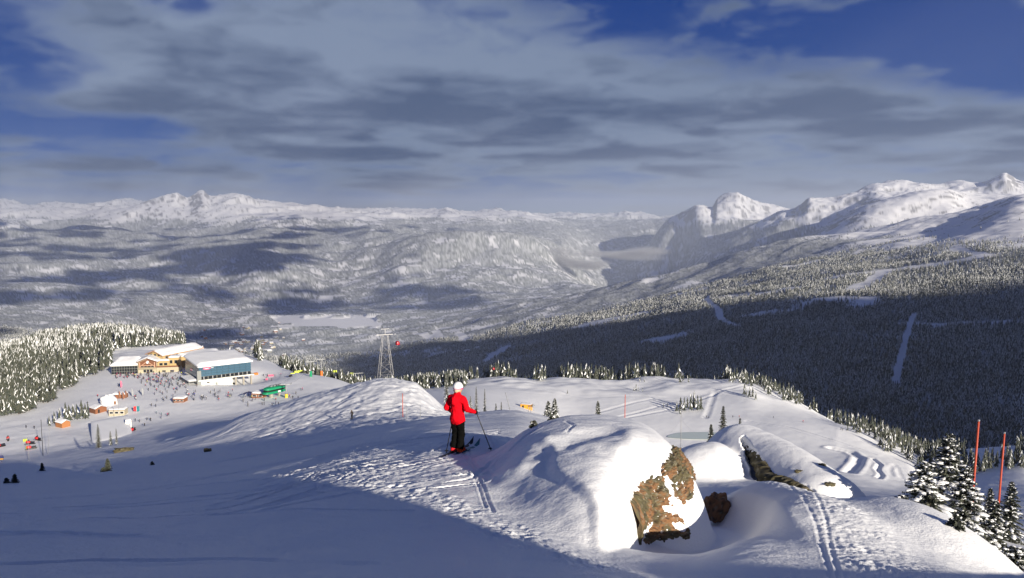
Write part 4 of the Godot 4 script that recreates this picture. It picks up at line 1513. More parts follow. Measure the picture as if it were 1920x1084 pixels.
func blob(size: Vector3, seed_: int, rough: float, light: float, white := false) -> ArrayMesh:
	var nu := 30
	var nv := 18
	var n := noise(seed_, 0.9, 4)
	var v := PackedVector3Array()
	var cols := PackedColorArray()
	for j in nv + 1:
		var ph := PI * j / nv
		for i in nu + 1:
			var th := -TAU * i / nu
			var d := Vector3(sin(ph) * cos(th), cos(ph), sin(ph) * sin(th))
			if not white:        # broken planes rather than a ball
				d = d / maxf(0.72, maxf(absf(d.x), maxf(absf(d.y), absf(d.z)))) * 0.85
			var k := 1.0 + rough * 2.2 * n.get_noise_3d(d.x * 1.2, d.y * 1.2, d.z * 1.2)
			v.append(d * size * k)
			cols.append(Color.WHITE if white else rock_color(d * size * 1.7 + Vector3(seed_, 0, 0), light))
	return colored_grid(v, cols, nu + 1, nv + 1, null)
# ---------------------------------------------------------------- building blocks
func face(st: SurfaceTool, a: Vector3, b: Vector3, c: Vector3, d: Vector3):
	for p in [a, b, c, a, c, d]: st.add_vertex(p)

func hexa(lo: Array, hi: Array) -> SurfaceTool:     # a six-sided block: four bottom corners (anticlockwise from above), four top corners
	var st := new_st()
	st.set_smooth_group(-1)
	add_hexa(st, lo, hi)
	return st

func add_hexa(st: SurfaceTool, lo: Array, hi: Array):
	face(st, hi[0], hi[3], hi[2], hi[1])
	face(st, lo[0], lo[1], lo[2], lo[3])
	for k in 4:
		var n := (k + 1) % 4
		face(st, lo[k], hi[k], hi[n], lo[n])

func add_box(st: SurfaceTool, c: Vector3, s: Vector3, turn := 0.0):
	var b := Basis(Vector3.UP, turn)
	var h := s * 0.5
	var lo := []
	var hi := []
	for q in [Vector3(-h.x, -h.y, h.z), Vector3(h.x, -h.y, h.z), Vector3(h.x, -h.y, -h.z), Vector3(-h.x, -h.y, -h.z)]:
		lo.append(c + b * q)
		hi.append(c + b * (q + Vector3(0, s.y, 0)))
	add_hexa(st, lo, hi)

func box_mesh(c: Vector3, s: Vector3) -> ArrayMesh:
	var st := new_st()
	st.set_smooth_group(-1)
	add_box(st, c, s)
	st.generate_normals()
	return st.commit()

func done(st: SurfaceTool) -> ArrayMesh:
	st.generate_normals()
	return st.commit()

func boxp(parent: Node, called: String, c: Vector3, s: Vector3, mat: Material) -> MeshInstance3D:
	return part(parent, called, box_mesh(c, s), mat)

# a gabled roof: ridge along z, from z0 to z1, half width w, eaves at y, ridge at y + rise, thickness t
func gable_roof(w: float, y: float, rise: float, z0: float, z1: float, t: float) -> ArrayMesh:
	var st := new_st()
	st.set_smooth_group(-1)
	for s in [-1.0, 1.0]:
		var e := Vector3(s * w, y, 0)
		var r := Vector3(0, y + rise, 0)
		var up := Vector3(0, t, 0)
		var lo := [e + Vector3(0, 0, z1), r + Vector3(0, 0, z1), r + Vector3(0, 0, z0), e + Vector3(0, 0, z0)]
		if s > 0: lo = [r + Vector3(0, 0, z1), e + Vector3(0, 0, z1), e + Vector3(0, 0, z0), r + Vector3(0, 0, z0)]
		var hi := []
		for p in lo: hi.append(p + up)
		add_hexa(st, lo, hi)
	return done(st)

func gable_wall(w: float, y0: float, y: float, rise: float, z: float, t: float) -> ArrayMesh:
	var st := new_st()
	st.set_smooth_group(-1)
	var f := [Vector3(-w, y0, z), Vector3(w, y0, z), Vector3(w, y, z), Vector3(0, y + rise, z), Vector3(-w, y, z)]
	var b := []
	for p in f: b.append(p - Vector3(0, 0, t))
	for k in range(1, 4):
		for p in [f[0], f[k + 1], f[k]]: st.add_vertex(p)
		for p in [b[0], b[k], b[k + 1]]: st.add_vertex(p)
	for k in 5:
		var n := (k + 1) % 5
		face(st, f[k], f[n], b[n], b[k])
	return done(st)

# snow lying on a roof: a rounded quilt over four corners
func snow_quilt(c: Array, thick: float, seed_: int) -> ArrayMesh:
	var st := SurfaceTool.new()
	st.begin(Mesh.PRIMITIVE_TRIANGLES)
	st.set_smooth_group(0)
	var nz := noise(seed_, 6.0, 3)
	var n := 14
	for j in n + 1:
		for i in n + 1:
			var u := float(i) / n
			var v := float(j) / n
			var p: Vector3 = c[0].lerp(c[1], u).lerp(c[3].lerp(c[2], u), v)
			var e := minf(minf(u, 1.0 - u), minf(v, 1.0 - v)) * n
			p.y += thick * (pow(clampf(e / 1.2, 0.0, 1.0), 0.5)) * (1.0 + 0.22 * nz.get_noise_2d(p.x, p.z)) - 0.03
			st.add_vertex(p)
	for j in n:
		for i in n:
			var a := j * (n + 1) + i
			for k in [a, a + n + 1, a + 1, a + 1, a + n + 1, a + n + 2]: st.add_index(k)
	st.generate_normals()
	return st.commit()

func window_part(parent: Node, c: Vector3, w: float, h: float, turn := 0.0, frame_mat: Material = null):
	var f := part(parent, "window", box_mesh(Vector3.ZERO, Vector3(w, h, 0.10)), frame_mat if frame_mat else M.frame_grey)
	f.position = c
	f.rotation.y = turn
	boxp(f, "pane", Vector3(0, 0, 0.03), Vector3(w * 0.86, h * 0.84, 0.10), M.dark_glass)

# ---------------------------------------------------------------- the lodge and the hall with the blue front
func build_lodge():
	var base := hit(374, 722, 330.0)
	var o := thing("gondola_hall", "big hall with blue glass front and broad snow-covered roof", "building", base, 0.64)
	o.scale = Vector3(1, 1.16, 1)
	var L := 32.0
	var W := 31.0
	boxp(o, "lower_wall", Vector3(10.0, -2.4, -W / 2), Vector3(20.0, 9.6, W), M.white_wall)
	boxp(o, "ledge", Vector3(L / 2 + 0.4, 2.35, -W / 2 + 0.6), Vector3(L + 2.6, 0.5, W + 1.6), M.white_wall)
	boxp(o, "upper_wall", Vector3(L / 2, 6.2, -W / 2 - 0.2), Vector3(L - 0.4, 7.2, W - 0.8), M.frame_grey)
	for k in 3:
		boxp(o, "pillar", Vector3(22.4 + k * 4.9, -2.6, -1.0), Vector3(1.0, 9.2, 1.0), M.concrete)
	boxp(o, "back_wall", Vector3(26.4, -2.6, -W + 4.0), Vector3(13.0, 9.2, 0.6), M.beige)
	boxp(o, "machine", Vector3(23.0, -4.6, -6.0), Vector3(2.2, 4.4, 3.0), M.black)
	boxp(o, "beam_end", Vector3(L + 2.7, 2.5, 0.8), Vector3(2.4, 1.1, 2.0), M.orange)
	# blue panes in rows, dark windows below them
	var cols := 9
	for r in 4:
		for k in cols:
			var w := L / cols
			boxp(o, "glass_pane", Vector3((k + 0.5) * w, 4.95 + r * 1.36 + 0.02 * ((k * 7 + r * 3) % 3), 0.02), Vector3(w - 0.10, 1.26, 0.24), M.blue_glass)
	for k in 12:
		if k % 2 == 1: boxp(o, "mullion", Vector3((k + 0.02) * L / 12, 3.45, 0.05), Vector3(0.55, 1.7, 0.3), M.steel)
		boxp(o, "window", Vector3((k + 0.5) * L / 12, 3.42, 0.0), Vector3(L / 12 - 0.5, 1.5, 0.16), M.dark_glass)
	for r in 4:
		for k in 5:
			var w := W / 5
			boxp(o, "glass_pane", Vector3(-0.02, 4.2 + r * 1.62, -(k + 0.5) * w), Vector3(0.24, 1.52, w - 0.10), M.blue_glass)
	boxp(o, "corner_panel", Vector3(-0.3, 3.4, 0.5), Vector3(2.4, 8.6, 1.5), M.frame_grey)
	# red oval sign on the front and on the side
	for s in 2:
		var st := new_st()
		st.set_smooth_group(-1)
		var ring := []
		for a in 20: ring.append(Vector3(cos(TAU * a / 20) * 2.3, sin(TAU * a / 20) * 0.62, 0))
		for a in range(1, 19):
			for p in [ring[0], ring[a + 1], ring[a]]: st.add_vertex(p)
		for a in 20: face(st, ring[a], ring[(a + 1) % 20], ring[(a + 1) % 20] - Vector3(0, 0, 0.1), ring[a] - Vector3(0, 0, 0.1))
		var sg := part(o, "sign", done(st), M.pink)
		sg.position = Vector3(4.6, 8.5, 0.32) if s == 0 else Vector3(-0.34, 6.0, -17.0)
		if s == 1: sg.rotation.y = -PI / 2
		for k in 5:
			boxp(sg, "letter", Vector3(-1.1 + k * 0.5, 0.02 * (k % 2), 0.03), Vector3(0.26, 0.42, 0.05), M.white_paint)
		for k in 3:
			boxp(sg, "letter", Vector3(2.7 + k * 0.55, 0.1, 0.0), Vector3(0.4, 0.28, 0.06), M.white_paint)
	boxp(o, "vent", Vector3(5.2, 0.7, 0.03), Vector3(1.8, 0.7, 0.14), M.black)
	boxp(o, "door", Vector3(10.2, -0.5, 0.03), Vector3(1.5, 1.9, 0.14), M.frame_grey)
	# entrance canopy on the left side
	boxp(o, "canopy", Vector3(-3.0, 2.1, -10.5), Vector3(6.0, 0.4, 19.0), M.frame_grey)
	part(o, "canopy_snow", snow_quilt([Vector3(-6.1, 2.32, -0.8), Vector3(0.0, 2.32, -0.8), Vector3(0.0, 2.32, -20.2), Vector3(-6.1, 2.32, -20.2)], 0.7, 31), M.snow_lump)
	for k in 4: boxp(o, "post", Vector3(-5.6, -1.0, -2.0 - k * 5.6), Vector3(0.3, 6.0, 0.3), M.frame_grey)
	# roof, higher at the back, with a thick quilt of snow
	var lo := [Vector3(-1.0, 9.5, 1.4), Vector3(L + 0.8, 9.5, 1.4), Vector3(L + 0.8, 11.2, -W - 0.8), Vector3(-1.0, 11.2, -W - 0.8)]
	var hi := []
	for p in lo: hi.append(p + Vector3(0, 0.7, 0))
	var roof := part(o, "roof", done(hexa(lo, hi)), M.white_paint)
	part(roof, "snow_cover", snow_quilt(hi, 1.5, 32), M.snow_lump)

	# main lodge: glass hall, timber entrance, long dining hall, ochre wing
	var b2 := hit(277, 699, 380.0)
	var l := thing("lodge", "sprawling mountain lodge with timber gable entrance and snowy roofs", "building", b2, 0.20)
	# entrance gable
	part(l, "entrance_wall", gable_wall(6.0, -2.0, 7.2, 2.3, 0.0, 9.0), M.beige)
	part(l, "gable_infill", gable_wall(5.6, 3.7, 7.15, 2.1, 0.12, 0.2), M.timber)
	var er := part(l, "roof", gable_roof(7.0, 7.1, 2.7, -12.0, 1.6, 0.35), M.timber)
	part(er, "snow_cover", snow_quilt([Vector3(-7.0, 7.46, 1.5), Vector3(0, 10.16, 1.5), Vector3(0, 10.16, -12), Vector3(-7.0, 7.46, -12)], 0.8, 33), M.snow_lump)
	part(er, "snow_cover", snow_quilt([Vector3(0, 10.16, 1.5), Vector3(7.0, 7.46, 1.5), Vector3(7.0, 7.46, -12), Vector3(0, 10.16, -12)], 0.8, 34), M.snow_lump)
	for s in [-1.0, 1.0]:
		boxp(l, "timber_post", Vector3(s * 4.6, 5.2, 0.9), Vector3(0.55, 4.2, 0.55), M.fascia)
		var br := boxp(l, "timber_brace", Vector3.ZERO, Vector3(0.4, 5.6, 0.4), M.fascia)
		br.position = Vector3(s * 2.1, 6.2, 0.9)
		br.rotation.z = s * 0.95
	boxp(l, "timber_tie", Vector3(0, 5.0, 0.9), Vector3(9.2, 0.4, 0.4), M.fascia)
	var disc := CylinderMesh.new()
	disc.top_radius = 0.95
	disc.bottom_radius = 0.95
	disc.height = 0.2
	var cl := part(l, "round_sign", disc, M.white_paint)
	cl.position = Vector3(0.3, 7.3, 1.0)
	cl.rotation.x = PI / 2
	for k in 4: window_part(l, Vector3(-3.3 + k * 2.2, 4.4, 0.36), 1.7, 1.3)
	boxp(l, "balcony", Vector3(0, 3.2, 1.2), Vector3(11.6, 0.5, 2.4), M.beige)
	for k in 3: window_part(l, Vector3(-1.8 + k * 2.0, 1.2, 0.12), 1.7, 2.0)
	# glass hall on the left
	boxp(l, "hall_wall", Vector3(-14.4, 1.4, -5.0), Vector3(16.0, 8.0, 10.0), M.frame_grey)
	for r in 3:
		for k in 10:
			boxp(l, "glass_pane", Vector3(-21.6 + k * 1.6, 0.6 + r * 1.75, 0.04), Vector3(1.4, 1.55, 0.14), M.dark_glass)
	boxp(l, "hall_fascia", Vector3(-14.4, 5.9, 0.4), Vector3(16.8, 1.0, 0.5), M.white_paint)
	var hlo := [Vector3(-23.0, 5.4, 0.6), Vector3(-6.4, 5.4, 0.6), Vector3(-6.4, 8.6, -11), Vector3(-20.5, 8.6, -11)]
	var hhi := []
	for p in hlo: hhi.append(p + Vector3(0, 0.5, 0))
	var hr := part(l, "roof", done(hexa(hlo, hhi)), M.white_paint)
	part(hr, "snow_cover", snow_quilt(hhi, 1.3, 35), M.snow_lump)
	# long dining hall behind, its ridge running away to the right
	var dh := part(l, "dining_hall", gable_wall(7.2, -1.0, 10.2, 2.6, 0.0, 34.0), M.ochre)
	dh.position = Vector3(3.0, 0, -9.0)
	dh.rotation.y = -0.62
	var dr := part(dh, "roof", gable_roof(8.2, 10.1, 3.0, -35.5, 1.4, 0.5), M.fascia)
	dr.position = Vector3.ZERO
	for s in [-1.0, 1.0]:
		var q := [Vector3(-8.2, 10.62, 1.3), Vector3(0, 13.62, 1.3), Vector3(0, 13.62, -35.4), Vector3(-8.2, 10.62, -35.4)]
		if s > 0: q = [Vector3(0, 13.62, 1.3), Vector3(8.2, 10.62, 1.3), Vector3(8.2, 10.62, -35.4), Vector3(0, 13.62, -35.4)]
		part(dh, "snow_cover", snow_quilt(q, 0.7, 36), M.snow_lump)
	for k in 11: window_part(dh, Vector3(7.26, 8.9, -3.0 - k * 2.9), 2.1, 1.4, PI / 2)
	for k in 3: window_part(dh, Vector3(-3.4 + k * 3.4, 10.4, 0.06), 2.0, 1.2)
	# ochre wing to the right, stepped, with a terrace below
	boxp(l, "wing_wall", Vector3(9.6, 4.6, -5.5), Vector3(7.4, 5.4, 8.0), M.ochre)
	boxp(l, "wing_wall", Vector3(16.0, 5.6, -6.5), Vector3(6.6, 7.0, 8.0), M.ochre)
	boxp(l, "terrace_wall", Vector3(13.4, 1.2, -1.0), Vector3(15.0, 4.4, 4.0), M.beige)
	boxp(l, "terrace_rail", Vector3(13.4, 3.9, 0.8), Vector3(15.0, 0.9, 0.14), M.timber)
	for k in 2: window_part(l, Vector3(8.2 + k * 2.9, 5.2, -1.44), 2.2, 1.8)
	for k in 2: window_part(l, Vector3(14.4 + k * 2.9, 6.4, -2.44), 1.7, 2.4)
	for k in 2: window_part(l, Vector3(10.2 + k * 5.0, 0.9, 1.06), 1.9, 1.1)
	for a in [[9.6, 7.35, -5.5, 7.8, 8.4], [16.0, 9.15, -6.5, 7.0, 8.4]]:
		var p := Vector3(a[0], a[1], a[2])
		var hw: float = a[3] / 2
		var hd: float = a[4] / 2
		var rf := boxp(l, "roof", p, Vector3(a[3] + 0.4, 0.3, a[4] + 0.4), M.fascia)
		part(rf, "snow_cover", snow_quilt([p + Vector3(-hw, 0.16, hd), p + Vector3(hw, 0.16, hd), p + Vector3(hw, 0.16, -hd), p + Vector3(-hw, 0.16, -hd)], 0.8, 37), M.snow_lump)
	boxp(l, "rear_block", Vector3(27.0, 3.4, -24.0), Vector3(26.0, 8.6, 20.0), M.ochre)
	part(l, "rear_snow", snow_quilt([Vector3(13.6, 7.8, -13.6), Vector3(40.4, 7.8, -13.6), Vector3(40.4, 8.2, -34.4), Vector3(13.6, 8.2, -34.4)], 1.8, 38), M.snow_lump)

func hut(called: String, label: String, where: Vector3, turn: float, w: float, d: float, h: float, rise: float, wall: Material, doors := 1) -> Node3D:
	var o := thing(called, label, "hut", where, turn)
	part(o, "wall", gable_wall(w / 2, -1.0, h, rise, d / 2, d), wall)
	var rf := part(o, "roof", gable_roof(w / 2 + 0.35, h - 0.12, rise + 0.16, -d / 2 - 0.4, d / 2 + 0.4, 0.16), M.timber)
	var e := h + 0.05
	for s in 2:
		var q := [Vector3(-w / 2 - 0.35, e, d / 2 + 0.35), Vector3(0, e + rise + 0.16, d / 2 + 0.35), Vector3(0, e + rise + 0.16, -d / 2 - 0.35), Vector3(-w / 2 - 0.35, e, -d / 2 - 0.35)]
		if s == 1: q = [Vector3(0, e + rise + 0.16, d / 2 + 0.35), Vector3(w / 2 + 0.35, e, d / 2 + 0.35), Vector3(w / 2 + 0.35, e, -d / 2 - 0.35), Vector3(0, e + rise + 0.16, -d / 2 - 0.35)]
		part(rf, "snow_cover", snow_quilt(q, 0.45, 51 + s), M.snow_lump)
	for k in doors:
		boxp(o, "door", Vector3(-w * 0.2 + k * w * 0.4, h * 0.42, d / 2 + 0.03), Vector3(0.9, h * 0.8, 0.08), M.black)
	return o

func shed(called: String, label: String, where: Vector3, turn: float, w: float, d: float, h: float, drop: float, wall: Material, windows := 0, thick := 0.6) -> Node3D:
	var o := thing(called, label, "hut", where, turn)
	var lo := [Vector3(-w / 2, -1.2, d / 2), Vector3(w / 2, -1.2, d / 2), Vector3(w / 2, -1.2, -d / 2), Vector3(-w / 2, -1.2, -d / 2)]
	var hi := [Vector3(-w / 2, h - drop, d / 2), Vector3(w / 2, h - drop, d / 2), Vector3(w / 2, h, -d / 2), Vector3(-w / 2, h, -d / 2)]
	part(o, "wall", done(hexa(lo, hi)), wall)
	var r0 := []
	var r1 := []
	for p in hi:
		var q := Vector3(p.x * 1.06, p.y + 0.02, p.z * 1.08)
		r0.append(q)
		r1.append(q + Vector3(0, 0.16, 0))
	var rf := part(o, "roof", done(hexa(r0, r1)), M.timber)
	part(rf, "snow_cover", snow_quilt(r1, thick, 55), M.snow_lump)
	for k in windows:
		window_part(o, Vector3(-w / 2 + (k + 0.5) * w / windows, (h - drop) * 0.52, d / 2 + 0.04), w / windows * 0.72, (h - drop) * 0.42, 0.0, M.white_paint)
	return o

func build_village():
	# cabins round the foot of the slope
	shed("ticket_hut", "brown hut with flat snowy roof and banners in front of the lodge", hit(225, 746, 330.0), 0.12, 7.6, 4.0, 2.7, 0.5, M.hut_brown, 0)
	hut("gable_hut", "brown gabled hut half hidden by its sagging snow roof, beside the white yurt", hit(184, 772, 300.0), 0.9, 6.0, 7.0, 2.4, 1.2, M.hut_brown)
	shed("window_cabin", "beige cabin with a row of dark windows below the white yurt", hit(222, 777, 300.0), 0.1, 8.0, 4.6, 3.0, 0.2, M.beige, 3)
	hut("small_hut", "small orange-brown hut with snowy roof beside the conifer clump", hit(118, 800, 290.0), 1.0, 4.2, 6.2, 2.5, 1.1, M.hut_orange, 0)
	shed("kiosk", "dark kiosk with snowy roof amid the crowd before the lodge", hit(338, 753, 330.0), -0.1, 6.4, 4.4, 2.3, 0.3, M.hut_brown, 3)
	shed("lift_hut", "brown lift hut with bright snowy roof beside the green terminal", hit(486, 745, 330.0), -0.2, 7.0, 4.0, 2.9, 0.5, M.hut_brown, 2)
	var sc := ground(208, 366.0, 800.0) - Vector3(0, 1.4, 0)
	var sb := thing("storage_building", "long low building under a flat shaded snow roof below the beige cabin", "building", sc, 0.50)
	var s0 := [Vector3(-8, -3, 21), Vector3(8, -3, 21), Vector3(8, -3, -21), Vector3(-8, -3, -21)]
	var s1 := [Vector3(-8, 2.2, 21), Vector3(8, 3.6, 21), Vector3(8, 4.6, -21), Vector3(-8, 3.2, -21)]
	part(sb, "wall", done(hexa(s0, s1)), M.white_wall)
	var s2 := []
	for p in s1: s2.append(Vector3(p.x * 1.04, p.y + 0.1, p.z * 1.02))
	part(sb, "snow_cover", snow_quilt(s2, 0.7, 58), M.snow_lump)
	shed("white_booth", "small white booth with dark window at the corner of the flat snow roof", hit(241, 806, 260.0), 0.5, 2.6, 2.4, 4.6, 0.2, M.white_wall, 1)
	# round white yurt
	var y := hit(203, 757, 330.0)
	var o := thing("yurt", "round white yurt with domed roof beside the brown hut", "tent", y, 0.4)
	var wall := CylinderMesh.new()
	wall.top_radius = 4.0
	wall.bottom_radius = 4.0
	wall.height = 3.2
	wall.radial_segments = 28
	part(o, "wall", wall, M.white_paint).position = Vector3(0, 0.8, 0)
	var dm := new_st()
	dm.set_smooth_group(0)
	lump(dm, Vector3(0, 2.3, 0), Vector3(4.4, 2.9, 4.4), rng, 20, 10)
	part(o, "roof", finish(dm, M.snow_lump))
	boxp(o, "porch", Vector3(3.6, 0.9, 2.6), Vector3(2.2, 2.6, 2.2), M.white_wall)
	boxp(o, "door", Vector3(3.6, 0.9, 3.74), Vector3(1.1, 2.0, 0.1), M.timber)
	# lift top stations behind the trees
	var far := ground(180, 700.0, 640.0)
	hut("far_hut", "small red-fronted hut in the clearing above the left conifers", at(181, 643, 700.0) + Vector3(0, -2.4, 0), 0.0, 7.0, 6.0, 2.6, 1.6, M.hut_brown)
	var bs := thing("blue_terminal", "dark blue lift terminal in the clearing above the left conifers", "lift station", at(199, 644, 690.0) + Vector3(0, -2.0, 0), 0.5)
	part(bs, "hull", loft_hull(5.6, 3.0, 2.6), M.blue_roof)
	boxp(bs, "pillar", Vector3(0, -1.4, 0), Vector3(1.0, 3.0, 1.0), M.grey_steel)
	# the yellow shed across the meadow
	var ys := shed("yellow_shed", "yellow-orange shed on the snow meadow behind the ski slope", hit(987, 766, 400.0), -0.35, 7.2, 3.2, 3.0, 0.1, M.amber, 0, 0.25)
	boxp(ys, "opening", Vector3(-1.8, 1.5, 1.62), Vector3(1.3, 1.4, 0.1), M.black)
	var dish := new_st()
	lump(dish, Vector3(4.9, 2.0, 0.4), Vector3(1.0, 1.1, 0.9), rng, 10, 7)
	part(ys, "fan", finish(dish, M.grey_steel))

# a boat-like hull: long along z, used for lift terminals
func loft_hull(length: float, width: float, height: float) -> ArrayMesh:
	var st := new_st()
	st.set_smooth_group(0)
	var rings := []
	for lv in [[0.0, 0.86], [0.22, 1.0], [0.55, 0.94], [0.80, 0.80], [1.0, 0.55]]:
		var ring := []
		for k in 24:
			var a := TAU * k / 24
			var cx := signf(cos(a)) * pow(absf(cos(a)), 0.55)
			var cz := signf(sin(a)) * pow(absf(sin(a)), 0.55)
			ring.append(Vector3(cx * width * lv[1], lv[0] * height, cz * length * (lv[1] * 0.5 + 0.5)))
		rings.append(ring)
	for r in rings.size() - 1:
		for k in 24:
			var n := (k + 1) % 24
			for p in [rings[r][k], rings[r + 1][k], rings[r][n], rings[r][n], rings[r + 1][k], rings[r + 1][n]]: st.add_vertex(p)
	for k in range(1, 23):
		for p in [rings[-1][0], rings[-1][k + 1], rings[-1][k]]: st.add_vertex(p)
		for p in [rings[0][0], rings[0][k], rings[0][k + 1]]: st.add_vertex(p)
	return done(st)

# ---------------------------------------------------------------- lifts
func bar(parent: Node, called: String, a: Vector3, b: Vector3, r: float, mat: Material, sides := 6) -> MeshInstance3D:
	var st := new_st()
	tube(st, [a, b], [r, r], sides)
	return part(parent, called, done(st), mat)

func build_lifts():
	# green bottom terminal of the chairlift
	var g := hit(514, 744, 330.0)
	var o := thing("lift_terminal", "green boat-shaped chairlift terminal with dark window band", "lift station", g, -0.62)
	boxp(o, "pillar", Vector3(0, 0.6, 2.2), Vector3(1.4, 4.4, 1.6), M.concrete)
	boxp(o, "pillar", Vector3(0, 0.6, -3.4), Vector3(1.0, 4.4, 1.0), M.concrete)
	part(o, "lower_hull", loft_hull(7.4, 2.9, 1.4), M.green_hull).position = Vector3(0, 2.4, 0)
	part(o, "window_band", loft_hull(6.9, 2.55, 0.9), M.black).position = Vector3(0, 3.75, -0.2)
	part(o, "upper_hull", loft_hull(6.9, 2.75, 1.5), M.green_hull).position = Vector3(0, 4.55, -0.3)
	for k in 4: boxp(o, "machinery", Vector3(-0.4 + 0.4 * (k % 2), 6.25, 1.8 - k * 1.9), Vector3(1.5, 0.7, 1.3), M.grey_steel)
	boxp(o, "white_panel", Vector3(2.86, 3.3, -1.4), Vector3(0.1, 0.9, 1.6), M.white_paint)
	# chairlift towers: [px, depth, height, arm, base]
	var tw := [[536, 430, 7.5, 2.8, 0, "grey lift tower with yellow padded base beside the green terminal"], [583, 505, 10.0, 3.2, 1, "grey lift tower with green padded base on the plateau"], [603, 545, 12.0, 3.0, 2, "lift tower with orange-padded base at the plateau edge"], [672, 640, 15.0, 4.0, 3, "farthest lift tower at the conifers' edge left of the lattice tower"]]
	var tops := []
	for a in tw:
		var p := ground(a[0], a[1], 715.0)
		var t := thing("lift_tower", a[5], "lift tower", p, 0.3)
		bar(t, "mast", Vector3(0, -1, 0), Vector3(0, a[2], 0), 0.34, M.grey_steel, 10)
		boxp(t, "crossarm", Vector3(0, a[2], 0), Vector3(a[3] * 2, 0.45, 0.45), M.steel)
		for s in [-1.0, 1.0]:
			boxp(t, "sheave_train", Vector3(s * a[3], a[2] + 0.35, 0), Vector3(0.3, 0.4, 2.6), M.grey_steel)
		if a[4] < 3:
			var pad := CylinderMesh.new()
			pad.top_radius = 0.85
			pad.bottom_radius = 0.85
			pad.height = 2.3 if a[4] == 0 else 4.0
			part(t, "base_pad", pad, [M.yellow, M.green_hull, M.orange][a[4]]).position = Vector3(0, pad.height / 2 - 0.2, 0)
		tops.append(p + Vector3(0, a[2] + 0.5, 0))
	for s in 2:
		for k in tops.size() - 1:
			var off := Vector3(3.0 * (s * 2 - 1), 0, -0.6)
			var st := new_st()
			var pts := []
			var rr := []
			for j in 9:
				var f := j / 8.0
				pts.append(tops[k].lerp(tops[k + 1], f) + off - Vector3(0, 1.6 * 4.0 * f * (1.0 - f), 0))
				rr.append(0.05)
			tube(st, pts, rr, 4)
			var c := part(self, numbered("lift_cable"), done(st), M.grey_steel)
			tag(c, ["thin chairlift haul cable strung between the lift towers", "thin chairlift return cable strung between the lift towers"][s], "cable", "chairlift cable spans %d" % s)
	# chairs with bright lime seats
	var ch := [[549, 520, 702, "lime-padded lift chair nearest the terminal, leftmost of the row"], [556, 535, 698, "lime-padded lift chair second from the left in the row"], [563, 550, 697, "lime-padded lift chair left of the green-based tower"], [628, 600, 697, "lime-padded lift chair right of the orange-based tower"], [660, 640, 701, "lime-padded lift chair left of the lattice tower"]]
	for a in ch:
		var p := at(a[0], a[2], a[1])
		var c := thing("lift_chair", a[3], "lift chair", p, 0.4, "lift chairs on the plateau edge")
		boxp(c, "seat", Vector3(0, -0.4, 0.1), Vector3(3.0, 0.25, 0.7), M.lime)
		boxp(c, "backrest", Vector3(0, 0.3, -0.25), Vector3(3.0, 1.3, 0.2), M.lime)
		bar(c, "hanger", Vector3(0, 0.6, -0.3), Vector3(0, 4.0, 0), 0.07, M.grey_steel)
	for a in [[553, 540, 710, "empty dark lift chair parked on the snow"], [567, 545, 709, "dark lift chair parked right of its neighbour"], [545, 500, 712, "dark lift chair parked beside the tower"]]:
		var p := ground(a[0], a[1], 710.0)
		var c := thing("parked_chair", a[3], "lift chair", p, 0.9, "parked dark chairs")
		boxp(c, "seat", Vector3(0, 0.5, 0.1), Vector3(2.6, 0.25, 0.6), M.black)
		boxp(c, "backrest", Vector3(0, 1.1, -0.2), Vector3(2.6, 0.9, 0.15), M.black)
		bar(c, "hanger", Vector3(0, 0.4, -0.3), Vector3(0, 2.6, 0), 0.07, M.black)
	# lattice tower of the gondola
	var D := 650.0
	var top := at(722, 628, D)
	var b := ground(718, D, 705.0)
	var o2 := thing("lattice_tower", "tall steel lattice tower carrying the gondola cables", "gondola tower", Vector3(top.x, b.y, -D), 0.35)
	var hh := top.y - b.y
	var legs := []
	for s in [[-1, -1], [1, -1], [1, 1], [-1, 1]]:
		legs.append([Vector3(s[0] * 7.2, -2, s[1] * 7.2), Vector3(s[0] * 2.1, hh, s[1] * 2.1)])
	for lg in legs: bar(o2, "leg", lg[0], lg[1], 0.14, M.galvanised, 8)
	for lv in 6:
		var f0 := lv / 6.0
		var f1 := (lv + 1) / 6.0
		for k in 4:
			var a0: Vector3 = legs[k][0].lerp(legs[k][1], f0)
			var a1: Vector3 = legs[(k + 1) % 4][0].lerp(legs[(k + 1) % 4][1], f0)
			var b0: Vector3 = legs[k][0].lerp(legs[k][1], f1)
			var b1: Vector3 = legs[(k + 1) % 4][0].lerp(legs[(k + 1) % 4][1], f1)
			bar(o2, "ring_beam", b0, b1, 0.06, M.galvanised)
			bar(o2, "brace", a0, b1, 0.045, M.galvanised)
			bar(o2, "brace", a1, b0, 0.045, M.galvanised)
	boxp(o2, "head_beam", Vector3(0, hh + 0.2, 0), Vector3(15.0, 0.5, 0.8), M.galvanised)
	for s in [-1.0, 1.0]:
		boxp(o2, "saddle", Vector3(s * 7.6, hh + 0.9, 0), Vector3(0.5, 0.5, 9.0), M.white_paint)
	var mast := bar(o2, "mast", Vector3(0, hh, 0), Vector3(0, hh + 5.2, 0), 0.3, M.galvanised)
	boxp(o2, "upper_arm", Vector3(0, hh + 5.0, 0), Vector3(7.0, 0.4, 0.5), M.galvanised)
	# red cabins
	for a in [[745, 643, 655.0, 1.0, 6.0, "red gondola cabin hanging beside the lattice tower"], [925, 691, 690.0, 0.62, 4.0, "red gondola cabin low above the conifers behind the skier"]]:
		var p := at(a[0], a[1], a[2])
		var c := thing("gondola_cabin", a[5], "gondola", p, 0.5, "red gondola cabins")
		c.scale = Vector3.ONE * a[3]
		part(c, "body", loft_hull(2.3, 1.7, 3.0), M.cabin_red).position = Vector3(0, -1.6, 0)
		part(c, "window_band", loft_hull(2.16, 1.66, 1.1), M.dark_glass).position = Vector3(0, -0.55, 0)
